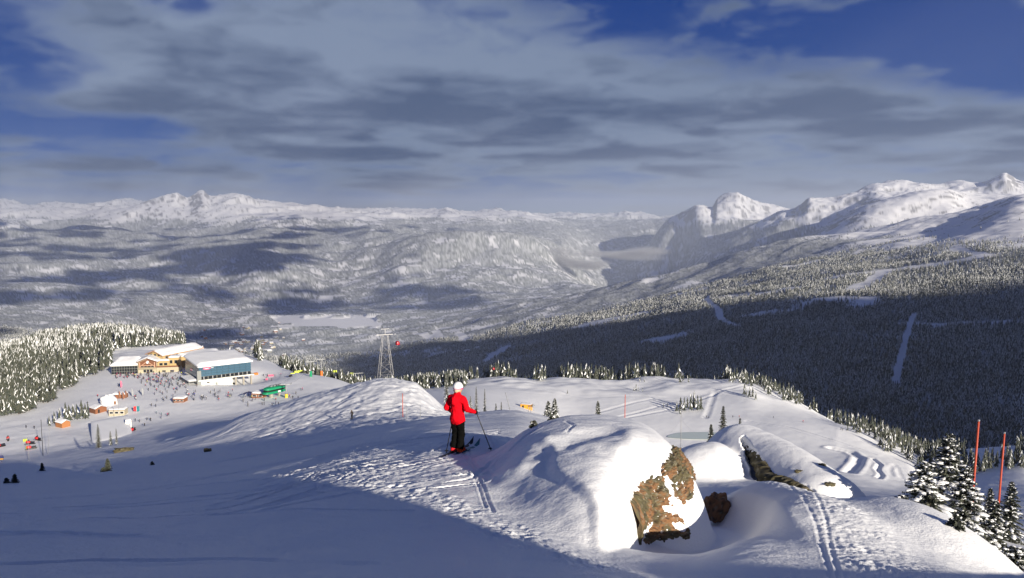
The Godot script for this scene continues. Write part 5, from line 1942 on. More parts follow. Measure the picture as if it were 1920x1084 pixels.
		part(c, "lower_shell", loft_hull(2.36, 1.76, 0.9), M.cabin_red).position = Vector3(0, -1.55, 0)
		bar(c, "hanger", Vector3(0, 1.2, 0), Vector3(0, a[4], 0), 0.16, M.grey_steel)
	# its cables run off over the valley
	var tt := Vector3(top.x, b.y + hh + 1.4, -D)
	for s in [-1.0, 1.0]:
		var e := Vector3(tt.x + 1100.0, tt.y + 40.0, -D - 2300.0) + Vector3(7.0 * s, 0, 0)
		var st := new_st()
		var pts := []
		var rr := []
		for j in 17:
			var f := j / 16.0
			pts.append((tt + Vector3(7.6 * s, 0, 0)).lerp(e, f) - Vector3(0, 150.0 * f * (1.0 - f), 0))
			rr.append(0.03)
		tube(st, pts, rr, 4)
		var c := part(self, numbered("gondola_cable"), done(st), M.grey_steel)
		tag(c, "thin gondola cable running right from the lattice tower over the valley", "cable", "gondola cables")
# ---------------------------------------------------------------- people: bones with radii, joined smoothly and meshed as surface nets
# bone: [a, b, ra, rb, colour]
func body_mesh(bones: Array, cell: float, k: float, mat: Material, folds := 0.0) -> ArrayMesh:
	var lo := Vector3.INF
	var hi := -Vector3.INF
	for b in bones:
		for e in 2:
			lo = lo.min(b[e] - Vector3.ONE * (b[2 + e] + 3.0 * cell + k * 0.3))
			hi = hi.max(b[e] + Vector3.ONE * (b[2 + e] + 3.0 * cell + k * 0.3))
	var n := Vector3i(((hi - lo) / cell).ceil()) + Vector3i.ONE
	var f := PackedFloat32Array()
	f.resize(n.x * n.y * n.z)
	f.fill(1e3)
	var near := PackedFloat32Array()
	near.resize(f.size())
	near.fill(1e3)
	var which := PackedByteArray()
	which.resize(f.size())
	for bi in bones.size():
		var b: Array = bones[bi]
		var a: Vector3 = b[0]
		var c: Vector3 = b[1]
		var m: float = maxf(b[2], b[3]) + 3.0 * cell + k
		var l0 := ((a.min(c) - Vector3.ONE * m - lo) / cell).floor()
		var l1 := ((a.max(c) + Vector3.ONE * m - lo) / cell).ceil()
		var ab := c - a
		var inv := 1.0 / maxf(ab.length_squared(), 1e-9)
		var ra: float = b[2]
		var dr: float = b[3] - b[2]
		for z in range(maxi(0, int(l0.z)), mini(n.z, int(l1.z))):
			for y in range(maxi(0, int(l0.y)), mini(n.y, int(l1.y))):
				var o := (z * n.y + y) * n.x
				for x in range(maxi(0, int(l0.x)), mini(n.x, int(l1.x))):
					var p := lo + Vector3(x, y, z) * cell - a
					var t := clampf(p.dot(ab) * inv, 0.0, 1.0)
					var d := (p - ab * t).length() - ra - dr * t
					if d < near[o + x]:
						near[o + x] = d
						which[o + x] = b[4]
					var g := f[o + x]
					var h := clampf(0.5 + 0.5 * (g - d) / k, 0.0, 1.0)
					f[o + x] = lerpf(g, d, h) - k * h * (1.0 - h)
	if folds > 0.0:        # creases of cloth
		var nf := noise(88, 0.13, 3, FastNoiseLite.FRACTAL_RIDGED)
		for z in n.z:
			for y in n.y:
				for x in n.x:
					var o := (z * n.y + y) * n.x + x
					if f[o] < 0.1 and which[o] < 2:
						var p := lo + Vector3(x, y, z) * cell
						f[o] += folds * nf.get_noise_3d(p.x, p.y * 0.8, p.z)
	var st := SurfaceTool.new()
	st.begin(Mesh.PRIMITIVE_TRIANGLES)
	st.set_smooth_group(0)
	var id := PackedInt32Array()
	id.resize(f.size())
	id.fill(-1)
	var cnt := 0
	var sy := n.x
	var sz := n.x * n.y
	for z in n.z - 1:
		for y in n.y - 1:
			for x in n.x - 1:
				var o := z * sz + y * sy + x
				var mask := 0
				var s := Vector3.ZERO
				var m := 0
				for e in 12:
					var ax := e >> 2
					var q := e & 3
					var u := (ax + 1) % 3
					var v := (ax + 2) % 3
					var c0 := Vector3i.ZERO
					c0[u] = q & 1
					c0[v] = q >> 1
					var o0 := o + c0.x + c0.y * sy + c0.z * sz
					var o1: int = o0 + [1, sy, sz][ax]
					var f0 := f[o0]
					var f1 := f[o1]
					if (f0 < 0.0) != (f1 < 0.0):
						var t := f0 / (f0 - f1)
						var pp := Vector3(c0)
						pp[ax] += t
						s += pp
						m += 1
					mask += 1
					if e == 0 and f[o] > cell * 4.0: break
				if m > 0:
					st.set_color(BODY_COLORS[which[o]])
					st.add_vertex(lo + (Vector3(x, y, z) + s / m) * cell)
					id[o] = cnt
					cnt += 1
	for z in range(1, n.z - 1):
		for y in range(1, n.y - 1):
			for x in range(1, n.x - 1):
				var o := z * sz + y * sy + x
				var f0 := f[o]
				if f0 > cell * 4.0: continue
				for ax in 3:
					var o1: int = o + [1, sy, sz][ax]
					if (f0 < 0.0) == (f[o1] < 0.0): continue
					var du: int = [sy, sz, 1][ax]
					var dv: int = [sz, 1, sy][ax]
					var a := id[o]
					var b := id[o - du]
					var c := id[o - du - dv]
					var d := id[o - dv]
					if a < 0 or b < 0 or c < 0 or d < 0: continue
					var q := [a, b, c, a, c, d] if f0 > 0.0 else [a, c, b, a, d, c]
					for w in q: st.add_index(w)
	st.generate_normals()
	var mesh := st.commit()
	mesh.surface_set_material(0, mat)
	return mesh

var BODY_COLORS := [Color(0.62, 0.005, 0.012), Color(0.006, 0.006, 0.007), Color(0.45, 0.27, 0.19), Color(0.75, 0.75, 0.76)]

# a plain standing figure of 1.75 m for people seen from far off; arm: how far the arms are out, lean: knee bend
func figure(arm: float, lean: float, cell: float) -> Array:
	var hip := Vector3(0, 0.92 - lean * 0.12, lean * 0.1)
	var chest := Vector3(0, 1.32 - lean * 0.16, -lean * 0.06)
	var b := [
		[hip, chest, 0.145, 0.165, 0], [chest, Vector3(0, 1.47 - lean * 0.18, -lean * 0.1), 0.15, 0.075, 0],
		[Vector3(0, 1.58 - lean * 0.2, -lean * 0.13), Vector3(0, 1.66 - lean * 0.2, -lean * 0.13), 0.095, 0.105, 3],
		[Vector3(0, 1.56 - lean * 0.2, -0.03 - lean * 0.13), Vector3(0, 1.55 - lean * 0.2, -0.05 - lean * 0.13), 0.075, 0.06, 2]]
	for s in [-1.0, 1.0]:
		var sh: Vector3 = chest + Vector3(s * 0.19, 0.08, 0)
		var el := sh + Vector3(s * (0.06 + arm * 0.12), -0.27, 0.02)
		var hd := el + Vector3(s * arm * 0.06, -0.16 + arm * 0.06, -0.18)
		b.append([sh, el, 0.075, 0.06, 0])
		b.append([el, hd, 0.058, 0.045, 0])
		var kn := Vector3(s * 0.11, 0.5 - lean * 0.04, -lean * 0.16)
		b.append([hip + Vector3(s * 0.09, -0.02, 0), kn, 0.105, 0.075, 1])
		b.append([kn, Vector3(s * 0.11, 0.1, 0.0), 0.075, 0.06, 1])
		b.append([Vector3(s * 0.11, 0.08, 0.06), Vector3(s * 0.11, 0.06, -0.14), 0.07, 0.06, 1])
	return b

func ski_mesh(length: float, wide := 0.085) -> ArrayMesh:
	var st := new_st()
	st.set_smooth_group(-1)
	var n := 14
	var prev := []
	for k in n + 1:
		var f := float(k) / n
		var z := lerpf(length * 0.46, -length * 0.54, f)
		var w := wide * 0.5 * (1.0 - 0.22 * sin(PI * clampf((f - 0.05) / 0.85, 0.0, 1.0)))
		if f > 0.9: w *= sqrt(maxf(0.0, 1.0 - pow((f - 0.9) / 0.1, 2.0))) + 0.05
		var y := 0.012 + 0.16 * pow(maxf(0.0, (f - 0.86) / 0.14), 2.0)
		var ring := [Vector3(-w, y, z), Vector3(w, y, z), Vector3(w, y + 0.018, z), Vector3(-w, y + 0.018, z)]
		if k > 0:
			for e in 4: face(st, prev[e], prev[(e + 1) % 4], ring[(e + 1) % 4], ring[e])
		else: face(st, ring[0], ring[1], ring[2], ring[3])
		prev = ring
	face(st, prev[3], prev[2], prev[1], prev[0])
	return done(st)

func build_people():
	main_skier()
	# jackets and trousers seen in the crowd
	var kits := [[Color(0.03, 0.03, 0.035), Color(0.02, 0.02, 0.02), "black"], [Color(0.45, 0.02, 0.03), Color(0.02, 0.02, 0.025), "red"], [Color(0.05, 0.06, 0.14), Color(0.03, 0.03, 0.035), "navy"], [Color(0.42, 0.05, 0.16), Color(0.04, 0.04, 0.045), "pink"],
		[Color(0.05, 0.16, 0.17), Color(0.02, 0.02, 0.025), "teal"], [Color(0.6, 0.6, 0.08), Color(0.03, 0.03, 0.03), "yellow"], [Color(0.12, 0.11, 0.10), Color(0.05, 0.045, 0.04), "grey"], [Color(0.16, 0.05, 0.03), Color(0.03, 0.03, 0.03), "brown"], [Color(0.04, 0.06, 0.30), Color(0.02, 0.02, 0.03), "blue"], [Color(0.6, 0.58, 0.56), Color(0.04, 0.04, 0.05), "white"]]
	var keep := BODY_COLORS.duplicate()
	var bodies := []
	for k in kits.size():
		BODY_COLORS = [kits[k][0], kits[k][1], keep[2], [Color(0.05, 0.05, 0.05), Color(0.6, 0.6, 0.6), Color(0.3, 0.03, 0.03)][k % 3]]
		var pair := []
		for pose in 2:
			pair.append(body_mesh(figure([0.2, 0.9][pose], [0.1, 0.9][pose], 0.055), 0.055, 0.06, M.cloth))
		bodies.append(pair)
	BODY_COLORS = keep
	var ski := ski_mesh(1.65, 0.1)
	var r := RandomNumberGenerator.new()
	r.seed = 23
	# where they stand: [px0, px1, py0, py1, how many, place phrase]
	var zones2 := [
		[217, 262, 693, 710, 58, "in the crowd before the glass hall of the lodge"],
		[262, 300, 699, 720, 46, "in the crowd below the timber entrance"],
		[295, 345, 698, 724, 54, "in the crowd between the lodge and the blue hall"],
		[335, 372, 700, 728, 22, "near the canopy of the blue hall"],
		[292, 345, 726, 756, 24, "around the dark kiosk"],
		[345, 395, 730, 752, 18, "on the snow right of the kiosk"],
		[395, 452, 733, 752, 16, "on the snow below the blue hall"],
		[455, 522, 738, 762, 30, "queuing below the green lift terminal"],
		[215, 300, 715, 752, 12, "on the open snow before the lodge"],
		[490, 530, 703, 716, 6, "on the slope above the green terminal"],
		[270, 330, 756, 790, 8, "far down the open snow below the kiosk"],
		[520, 570, 730, 752, 7, "skiing on the snow right of the terminal"]]
	for a in zones2:
		for k in a[4]:
			var px := r.randf_range(a[0], a[1])
			var py := r.randf_range(a[2], a[3])
			if px > 213 and px < 240 and py > 730 and py < 748: continue
			if px > 325 and px < 352 and py > 742 and py < 757: continue
			if px > 474 and px < 520 and py > 733 and py < 748: continue
			person(bodies, kits, r, hit(px, py, 330.0), a[5], ski, "people " + a[5])
	for a in [[183, 744, 1, "skier in red gliding down the snow left of the white yurt"], [164, 758, 0, "skier in dark clothes gliding left of the gabled hut"], [49, 803, 0, "skier in dark clothes left of the tall dark mast"], [64, 804, 0, "skier in dark clothes just left of the tall dark mast"],
			[254, 790, 0, "person in dark clothes left of two standing below the kiosk"], [262, 792, 6, "person in grey right of two standing below the kiosk"], [271, 799, 0, "person in dark clothes nearest the foot of the shaded slope"], [302, 785, 2, "person in navy far right on the open snow below the kiosk"],
			[1325, 783, 0, "skier in dark clothes left of a pair crossing the meadow"], [1329, 784, 0, "skier in dark clothes right of a pair crossing the meadow"], [1374, 783, 0, "skier in dark clothes behind the dark conifer on the meadow"], [1386, 783, 1, "skier in red on the meadow right of the dark conifer"], [1450, 784, 0, "lone skier in dark clothes far across the meadow"], [1506, 792, 1, "lone skier in red farthest right across the meadow"], [1577, 806, 0, "skier at the conifers' edge right of the meadow"], [1580, 807, 6, "second skier at the conifers' edge right of the meadow"]]:
		var o := person(bodies, kits, r, hit(a[0], a[1], 280.0), "", ski, "")
		o.set_meta("label", a[3])
		var b: MeshInstance3D = o.get_node("body")
		b.mesh = bodies[a[2]][1]
		o.remove_meta("group")
	# the lone skier on the knoll
	BODY_COLORS = [Color(0.055, 0.05, 0.05), Color(0.012, 0.012, 0.014), keep[2], Color(0.04, 0.04, 0.04)]
	var p := hit(660, 785, 100.0)
	var o := thing("person", "lone skier in dark jacket standing on the sunlit knoll", "person", p, 2.6)
	part(o, "body", body_mesh(figure(0.5, 0.3, 0.04), 0.035, 0.05, M.cloth))
	for s in [-1.0, 1.0]: part(o, "ski", ski, M.black).position = Vector3(s * 0.12, 0.02, 0)
	BODY_COLORS = keep

func person(bodies: Array, kits: Array, r: RandomNumberGenerator, p: Vector3, where: String, ski: Mesh, group: String) -> Node3D:
	var w := r.randf()
	var k := 0
	if w < 0.34: k = 0
	elif w < 0.48: k = 6
	elif w < 0.60: k = 1
	elif w < 0.70: k = 2
	elif w < 0.77: k = 3
	else: k = r.randi_range(4, 9)
	var pose := 0 if r.randf() < 0.65 else 1
	var o := thing("person", "person in %s jacket %s %s" % [kits[k][2], "standing" if pose == 0 else "skiing", where], "person", p, r.randf() * TAU, group)
	o.scale = Vector3.ONE * r.randf_range(0.92, 1.12)
	part(o, "body", bodies[k][pose])
	if pose == 1:
		for s in [-1.0, 1.0]: part(o, "ski", ski, M.black).position = Vector3(s * 0.12, 0.01, 0)
	return o

func main_skier():
	var base := hit(858, 849, 16.0)
	var turn := -0.5
	var o := thing("person", "skier in red jacket and black trousers seen from behind", "person", base, turn)
	o.scale = Vector3.ONE * 0.87
	var chest := Vector3(0.0, 1.30, -0.02)
	var bones := [
		# jacket
		[Vector3(0, 0.96, 0.0), Vector3(0, 1.16, -0.01), 0.178, 0.168, 0], [Vector3(-0.04, 0.90, 0.0), Vector3(0.05, 0.90, 0.0), 0.16, 0.16, 0], [Vector3(0, 1.16, -0.01), Vector3(0, 1.40, 0.01), 0.168, 0.165, 0], [Vector3(-0.12, 1.43, 0.01), Vector3(0.12, 1.43, 0.01), 0.11, 0.11, 0],
		[Vector3(0, 1.46, 0.02), Vector3(0, 1.55, 0.0), 0.12, 0.085, 0], [Vector3(0, 1.44, 0.13), Vector3(0, 1.36, 0.15), 0.09, 0.08, 0],
		# right arm bent forward, left arm hanging
		[Vector3(0.20, 1.43, 0.0), Vector3(0.31, 1.19, 0.02), 0.085, 0.075, 0], [Vector3(0.31, 1.19, 0.02), Vector3(0.37, 1.08, -0.22), 0.072, 0.058, 0],
		[Vector3(-0.20, 1.43, 0.0), Vector3(-0.29, 1.17, 0.05), 0.085, 0.075, 0], [Vector3(-0.29, 1.17, 0.05), Vector3(-0.24, 1.02, -0.16), 0.072, 0.058, 0],
		# neck and head
		[Vector3(0, 1.54, -0.01), Vector3(0.01, 1.62, -0.03), 0.065, 0.06, 2], [Vector3(0.01, 1.68, -0.03), Vector3(0.012, 1.75, -0.03), 0.092, 0.10, 2], [Vector3(0.03, 1.63, -0.10), Vector3(0.03, 1.62, -0.11), 0.045, 0.04, 2], [Vector3(0.045, 1.685, -0.135), Vector3(0.05, 1.665, -0.15), 0.014, 0.018, 2]]
	for s in [-1.0, 1.0]:
		var kn := Vector3(s * 0.092, 0.50, -0.05)
		bones.append([Vector3(s * 0.085, 0.88, 0.0), kn, 0.118, 0.088, 1])
		bones.append([kn, Vector3(s * 0.10, 0.20, 0.02), 0.088, 0.092, 1])
		bones.append([Vector3(s * 0.10, 0.22, 0.02), Vector3(s * 0.10, 0.20, 0.02), 0.098, 0.104, 1])
	part(o, "body", body_mesh(bones, 0.014, 0.05, M.cloth, 0.016))
	# helmet, goggle strap, pale scarf
	var hm := new_st()
	hm.set_smooth_group(0)
	var r := RandomNumberGenerator.new()
	r.seed = 3
	smooth_dome(hm, Vector3(0.012, 1.735, -0.02), Vector3(0.128, 0.135, 0.145), 0.62)
	part(o, "helmet", finish(hm, M.helmet))
	var gs := new_st()
	gs.set_smooth_group(0)
	var rp := []
	for k in 21:
		var a := TAU * k / 20
		rp.append(Vector3(0.012 + cos(a) * 0.127, 1.708 + 0.012 * sin(a), -0.02 + sin(a) * 0.143))
	for k in 20:
		for e in [-1.0, 1.0]:
			pass
		face(gs, rp[k] + Vector3(0, -0.02, 0), rp[k] + Vector3(0, 0.02, 0), rp[k + 1] + Vector3(0, 0.02, 0), rp[k + 1] + Vector3(0, -0.02, 0))
		var c0: Vector3 = Vector3(0.012, rp[k].y, -0.02)
		var i0: Vector3 = rp[k].lerp(c0, 0.08)
		var i1: Vector3 = rp[k + 1].lerp(c0, 0.08)
		face(gs, rp[k] + Vector3(0, 0.02, 0), i0 + Vector3(0, 0.02, 0), i1 + Vector3(0, 0.02, 0), rp[k + 1] + Vector3(0, 0.02, 0))
	part(o, "goggle_strap", done(gs), M.strap)
	var gg := new_st()
	gg.set_smooth_group(0)
	tube(gg, [Vector3(-0.06, 1.70, -0.125), Vector3(0.012, 1.70, -0.155), Vector3(0.085, 1.70, -0.125)], [0.035, 0.042, 0.035], 10)
	part(o, "goggles", done(gg), M.dark_glass)
	var sc := new_st()
	sc.set_smooth_group(0)
	tube(sc, [Vector3(0.07, 1.66, -0.01), Vector3(0.02, 1.645, 0.075), Vector3(-0.06, 1.65, 0.03)], [0.04, 0.055, 0.04], 8)
	part(o, "hair", done(sc), M.hair)
	# gloves that close round the pole grips
	for h in [[Vector3(0.385, 1.055, -0.27), 1.0], [Vector3(-0.235, 0.985, -0.21), -1.0]]:
		var c: Vector3 = h[0]
		var sd: float = h[1]
		var fb := [[c + Vector3(0, 0.035, 0.05), c + Vector3(0.0, 0.0, 0.0), 0.042, 0.046, 1]]
		for f in 4:
			var y := 0.036 - f * 0.024
			var k1 := c + Vector3(sd * 0.028, y, -0.03)
			var k2 := c + Vector3(sd * -0.012, y - 0.004, -0.062)
			var k3 := c + Vector3(sd * -0.040, y - 0.006, -0.035)
			fb.append([c + Vector3(sd * 0.03, y, 0.0), k1, 0.014, 0.0135, 1])
			fb.append([k1, k2, 0.0135, 0.012, 1])
			fb.append([k2, k3, 0.012, 0.0105, 1])
		fb.append([c + Vector3(sd * -0.03, 0.02, 0.015), c + Vector3(sd * -0.05, 0.035, -0.03), 0.016, 0.013, 1])
		fb.append([c + Vector3(sd * -0.05, 0.035, -0.03), c + Vector3(sd * -0.02, 0.045, -0.058), 0.013, 0.011, 1])
		part(o, "glove", body_mesh(fb, 0.0065, 0.012, M.cloth))
	# boots
	for s in [-1.0, 1.0]:
		var bt := [[Vector3(s * 0.10, 0.17, 0.03), Vector3(s * 0.10, 0.10, 0.04), 0.075, 0.07, 0], [Vector3(s * 0.10, 0.085, 0.08), Vector3(s * 0.10, 0.075, -0.14), 0.055, 0.05, 0]]
		var keep := BODY_COLORS[0] as Color
		BODY_COLORS[0] = Color(0.72, 0.06, 0.015) if s > 0 else Color(0.55, 0.02, 0.03)
		part(o, "boot", body_mesh(bt, 0.014, 0.04, M.cloth))
		BODY_COLORS[0] = keep
	# skis and poles are things of their own
	var b := Basis(Vector3.UP, turn).scaled(Vector3.ONE * 0.87)
	var sm := ski_mesh(1.72, 0.105)
	for s in [-1.0, 1.0]:
		var sk := thing("ski", "dark ski under the red-jacketed skier's left boot" if s < 0 else "teal-tipped ski under the red-jacketed skier's right boot", "ski", base + b * Vector3(s * 0.10, 0.0, 0.0), turn)
		# lie along the slope
		var tip := base + b * Vector3(s * 0.10, 0, -0.8)
		var tail := base + b * Vector3(s * 0.10, 0, 0.7)
		var dy := hgt(tip.x, tip.z) - hgt(tail.x, tail.z)
		sk.rotation.x = atan2(dy, 1.5)
		sk.scale = Vector3.ONE * 0.9
		part(sk, "ski_body", sm, M.teal if s > 0 else M.black)
		boxp(sk, "binding", Vector3(0, 0.045, 0.12), Vector3(0.07, 0.05, 0.10), M.black)
		boxp(sk, "binding", Vector3(0, 0.045, -0.19), Vector3(0.07, 0.05, 0.08), M.black)
	for h in [[Vector3(0.385, 1.10, -0.275), Vector3(0.60, 0.0, -0.72), "black ski pole planted right of the red-jacketed skier"], [Vector3(-0.235, 1.03, -0.215), Vector3(-0.30, 0.0, 0.10), "black ski pole hanging from the red-jacketed skier's left hand"]]:
		var g0: Vector3 = base + b * (h[0] as Vector3)
		var e: Vector3 = base + b * (h[1] as Vector3)
		e.y = hgt(e.x, e.z) - 0.03
		var pl := thing("ski_pole", h[2], "ski pole", e)
		var d := g0 - e
		bar(pl, "shaft", Vector3.ZERO, d, 0.011, M.black)
		bar(pl, "grip", d * 0.93, d * 1.03, 0.017, M.black, 8)
		var bk := CylinderMesh.new()
		bk.top_radius = 0.02
		bk.bottom_radius = 0.05
		bk.height = 0.02
		part(pl, "basket", bk, M.black).position = d.normalized() * 0.09

func smooth_dome(st: SurfaceTool, c: Vector3, size: Vector3, part_: float):
	var nu := 22
	var nv := 12
	var ring := []
	for v in nv + 1:
		var ph := PI * part_ * v / nv
		var row := []
		for u in nu:
			var th := TAU * u / nu
			row.append(c + Vector3(sin(ph) * cos(th), cos(ph), sin(ph) * sin(th)) * size)
		ring.append(row)
	for v in nv:
		for u in nu:
			var u2 := (u + 1) % nu
			tri(st, ring[v][u], ring[v][u2], ring[v + 1][u], Color.WHITE)
			tri(st, ring[v][u2], ring[v + 1][u2], ring[v + 1][u], Color.WHITE)
# ---------------------------------------------------------------- poles, flags, machines, pond, village roofs
func pole(called: String, label: String, px: float, depth: float, top: float, rad: float, mat: Material, lean := 0.0, cap: Material = null) -> Node3D:
	var p := ground(px, depth, 900.0 if depth < 40.0 else 760.0)
	var o := thing(called, label, "pole", p)
	var tall := top if top < 100.0 else at(px, top, depth).y - p.y      # a length, or the row of its top in the photograph
	o.rotation.z = lean
	var st := new_st()
	tube(st, [Vector3(0, -0.3, 0), Vector3(0, tall * 0.5, 0), Vector3(0, tall, 0)], [rad, rad, rad * 0.9], 10)
	part(o, "shaft", done(st), mat)
	if cap: bar(o, "cap", Vector3(0, tall, 0), Vector3(0, tall + rad * 1.4, 0), rad * 1.05, cap, 10)
	return o

func build_small_things():
	# red marker poles at the right
	pole("marker_pole", "taller red marker pole rising behind the snowy conifers", 1824, 21.5, 790.0, 0.032, M.pole_orange, -0.02, M.grey_steel)
	pole("marker_pole", "shorter red marker pole near the right edge", 1874, 30.0, 813.0, 0.038, M.pole_orange, -0.02, M.grey_steel)
	pole("marker_pole", "thin red marker pole behind the top of the big boulder", 1172, 120.0, 740.0, 0.06, M.pole_orange)
	pole("marker_pole", "thin red marker pole on the knoll left of the red-jacketed skier", 755, 130.0, 738.0, 0.06, M.pole_orange)
	pole("thin_pole", "short thin pole on the knoll, left of two", 762, 118.0, 760.0, 0.04, M.grey_steel)
	pole("thin_pole", "short thin pole on the knoll, right of two", 788, 118.0, 760.0, 0.04, M.grey_steel)
	pole("leaning_pole", "thin dark pole leaning left, right of the red-jacketed skier", 958, 130.0, 735.0, 0.06, M.grey_steel, 0.25)
	var mast := pole("wind_mast", "slim grey mast with guy wires standing behind the big boulder", 1278, 150.0, 766.0, 0.06, M.grey_steel)
	for s in [-1.0, 1.0]: bar(mast, "guy_wire", Vector3(0, 6.8, 0), Vector3(s * 4.5, 2.0, 1.0), 0.012, M.grey_steel, 4)
	pole("dark_mast", "tall dark mast on the snow at the left", 75, 318.0, 787.0, 0.12, M.black)
	pole("thin_mast", "thin grey mast leaning beside the dark one at the left", 84, 322.0, 797.0, 0.08, M.grey_steel, -0.12)
	pole("net_mast", "slim dark mast among the parked red snowmobiles", 48, 292.0, 820.0, 0.10, M.grey_steel)
	pole("cabin_mast", "slim grey mast beside the beige cabin", 222, 388.0, 756.0, 0.10, M.grey_steel)
	# two-post stand at the rim of the ski slope
	var sp_ := thing("post_stand", "small two-legged dark stand before the yellow shed", "stand", ground(993, 95.0, 775.0))
	for s in [-1.0, 1.0]: bar(sp_, "post", Vector3(s * 0.14, -0.2, 0), Vector3(s * 0.14, 0.95, 0), 0.035, M.grey_steel)
	boxp(sp_, "board", Vector3(0, 0.95, 0), Vector3(0.42, 0.14, 0.05), M.timber)
	# feather flags before the brown hut
	var fl := [[223, 748, M.hut_brown, "dark red feather flag, leftmost of three before the brown hut"], [230, 750, M.hut_brown, "dark red feather flag, middle of three before the brown hut"], [235, 747, M.timber, "dark feather flag, rightmost of three before the brown hut"], [247, 744, M.grey_steel, "tall grey feather flag right of the brown hut"], [266, 742, M.grey_steel, "grey feather flag on the open snow before the lodge"], [226, 728, M.pink, "pink and orange feather flag behind the brown hut"]]
	for a in fl:
		var o := thing("feather_flag", a[3], "flag", hit(a[0], a[1], 330.0), 0.5)
		bar(o, "staff", Vector3(0, -0.3, 0), Vector3(0, 4.6, 0), 0.06, M.grey_steel)
		var st := new_st()
		st.set_smooth_group(-1)
		var prof := [[0.5, 0.15], [0.6, 0.75], [2.2, 0.95], [3.6, 0.8], [4.4, 0.4], [4.7, 0.05]]
		for k in prof.size() - 1:
			var p0: Array = prof[k]
			var p1: Array = prof[k + 1]
			add_hexa(st, [Vector3(0.04, p0[0], 0.03), Vector3(p0[1], p0[0], 0.03), Vector3(p0[1], p0[0], -0.03), Vector3(0.04, p0[0], -0.03)], [Vector3(0.04, p1[0], 0.03), Vector3(p1[1], p1[0], 0.03), Vector3(p1[1], p1[0], -0.03), Vector3(0.04, p1[0], -0.03)])
		part(o, "flag_cloth", done(st), a[2])
	# a pair of upright boards (trail map) on the open snow
	var tm := thing("trail_map", "upright red and teal board on the open snow right of the beige cabin", "sign", hit(256, 773, 320.0), 0.3)
	boxp(tm, "board", Vector3(-0.75, 1.9, 0), Vector3(1.3, 2.6, 0.15), M.red)
	boxp(tm, "board", Vector3(0.75, 1.8, 0), Vector3(1.4, 2.8, 0.15), M.teal)
	for s in [-1.3, 0.0, 1.3]: bar(tm, "post", Vector3(s, -0.3, 0), Vector3(s, 3.2, 0), 0.08, M.white_paint)
	# snowmobiles and sleds at the left
	var sl := [[15, 826, "red snowmobile parked alone near the left edge"], [72, 826, "red snowmobile at the back of the parked row"], [58, 833, "red snowmobile in the middle of the parked row"], [60, 842, "red snowmobile at the front of the parked row"], [2, 838, "red snowmobile cut off by the left edge"], [250, 808, "red rescue sled beside the white booth"]]
	for k in sl.size():
		var a: Array = sl[k]
		var o := thing("snowmobile", a[2], "snowmobile", hit(a[0], a[1], 270.0), 0.6 + 0.5 * k, "snowmobiles and sleds below the slope")
		part(o, "track_unit", loft_hull(1.5, 0.32, 0.55), M.black)
		part(o, "cowling", loft_hull(0.75, 0.48, 0.75), M.red).position = Vector3(0, 0.45, -0.9)
		boxp(o, "seat", Vector3(0, 0.85, 0.55), Vector3(0.4, 0.28, 1.3), M.black)
		boxp(o, "windshield", Vector3(0, 1.35, -0.75), Vector3(0.6, 0.5, 0.06), M.dark_glass)
		for s in [-1.0, 1.0]: boxp(o, "ski", Vector3(s * 0.45, 0.08, -1.5), Vector3(0.16, 0.08, 1.2), M.black)
		bar(o, "handlebar", Vector3(-0.4, 1.15, -0.45), Vector3(0.4, 1.15, -0.45), 0.03, M.black)
		o.scale = Vector3.ONE * 1.35
	# racks and fences near the snowmobiles
	for a in [[52, 842, "yellow-green snow fence bundle at the foot of the slope"], [47, 828, "yellow-green snow fence bundle by the slim mast"]]:
		var o := thing("fence_roll", a[2], "fence", hit(a[0], a[1], 270.0), 0.5)
		for k in 3: bar(o, "roll", Vector3(-0.6 + k * 0.6, 0, 0), Vector3(-0.6 + k * 0.6, 1.3, 0.1), 0.25, M.lime, 8)
	var sg := thing("notice_board", "small blue and yellow notice board at the left edge of the slope", "sign", hit(3, 866, 240.0), 0.2)
	boxp(sg, "board", Vector3(0, 2.0, 0), Vector3(1.3, 1.2, 0.1), M.navy)
	boxp(sg, "strip", Vector3(0, 1.1, 0), Vector3(1.3, 0.5, 0.1), M.amber)
	bar(sg, "post", Vector3(0, -0.3, -0.1), Vector3(0, 2.4, -0.1), 0.08, M.grey_steel)
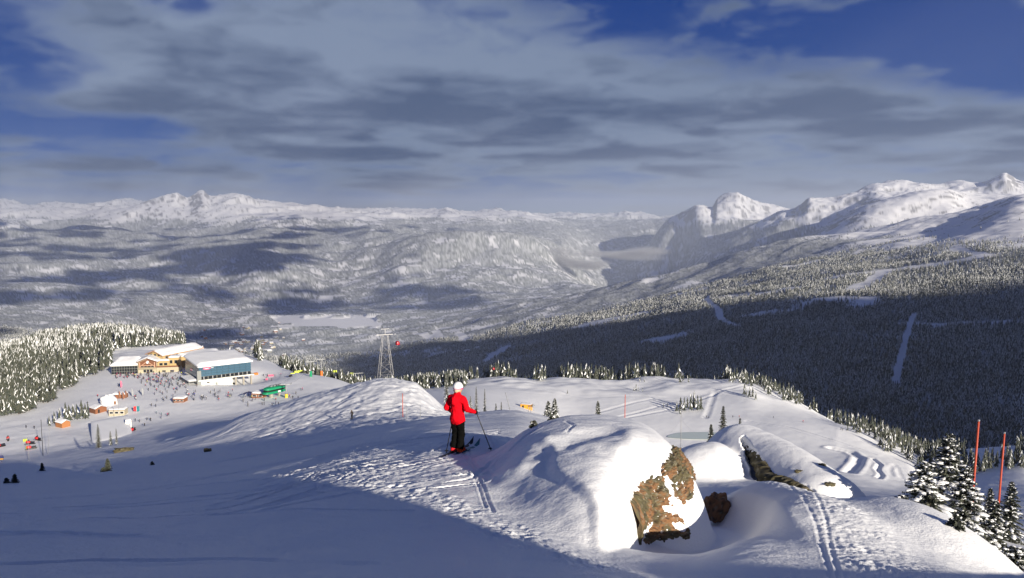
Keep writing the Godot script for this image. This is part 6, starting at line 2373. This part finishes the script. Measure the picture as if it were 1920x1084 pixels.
	# red fence nets on the slope above the terminal
	for a in [[508, 706, "long pink safety net on the slope above the green terminal"], [500, 713, "short pink safety net on the slope above the green terminal"]]:
		var o := thing("safety_net", a[2], "fence", hit(a[0], a[1], 380.0), 0.2)
		boxp(o, "net", Vector3(0, 0.7, 0), Vector3(3.6 if a[0] > 504 else 1.4, 1.0, 0.1), M.pink)
		for s in [-1.0, 1.0]: bar(o, "post", Vector3(s * (1.8 if a[0] > 504 else 0.7), -0.3, 0), Vector3(s * (1.8 if a[0] > 504 else 0.7), 1.4, 0), 0.06, M.grey_steel)
	# blue tents by the lift hut
	var bt := thing("blue_tent", "navy blue canopy tent left of the brown lift hut", "tent", hit(466, 745, 330.0), 0.1)
	part(bt, "roof", gable_roof(3.0, 2.0, 0.9, -2.0, 2.0, 0.1), M.navy)
	for s in [[-2.8, -1.8], [2.8, -1.8], [2.8, 1.8], [-2.8, 1.8]]: bar(bt, "leg", Vector3(s[0], -0.3, s[1]), Vector3(s[0], 2.1, s[1]), 0.06, M.grey_steel)
	# frozen pond, a flat sheet of greenish ice
	var c := hit(1318, 818, 400.0)
	var st := new_st()
	st.set_smooth_group(0)
	var ring := []
	for k in 40:
		var a := TAU * k / 40
		ring.append(Vector3(cos(a) * 22.0 * (1.0 + 0.12 * sin(a * 3.0)), 0, sin(a) * 9.0 * (1.0 + 0.1 * cos(a * 2.0))))
	for k in 40:
		for q in [Vector3.ZERO, ring[k], ring[(k + 1) % 40]]: st.add_vertex(q)
	var pond := part(self, "pond", done(st), M.ice)
	pond.position = c + Vector3(0, 0.45, 0)
	pond.set_meta("kind", "structure")
	# houses of the town on the valley floor
	var r := RandomNumberGenerator.new()
	r.seed = 31
	var hm := gable_wall(9.0, -3.0, 8.0, 5.0, 12.0, 24.0)
	var hr := gable_roof(10.5, 8.0, 5.8, -13.0, 13.0, 1.6)
	for k in 70:
		var px := r.randfn(470.0, 40.0)
		var py := r.randfn(642.0, 14.0)
		var p := hit(px, py, 4500.0)
		var o := thing("town_house", "distant snow-roofed house in the town on the valley floor", "house", p, r.randf() * TAU, "houses of the valley town")
		o.scale = Vector3.ONE * r.randf_range(0.8, 1.8)
		part(o, "wall", hm, [M.hut_brown, M.beige, M.frame_grey][k % 3])
		part(o, "roof", hr, M.snow_lump)
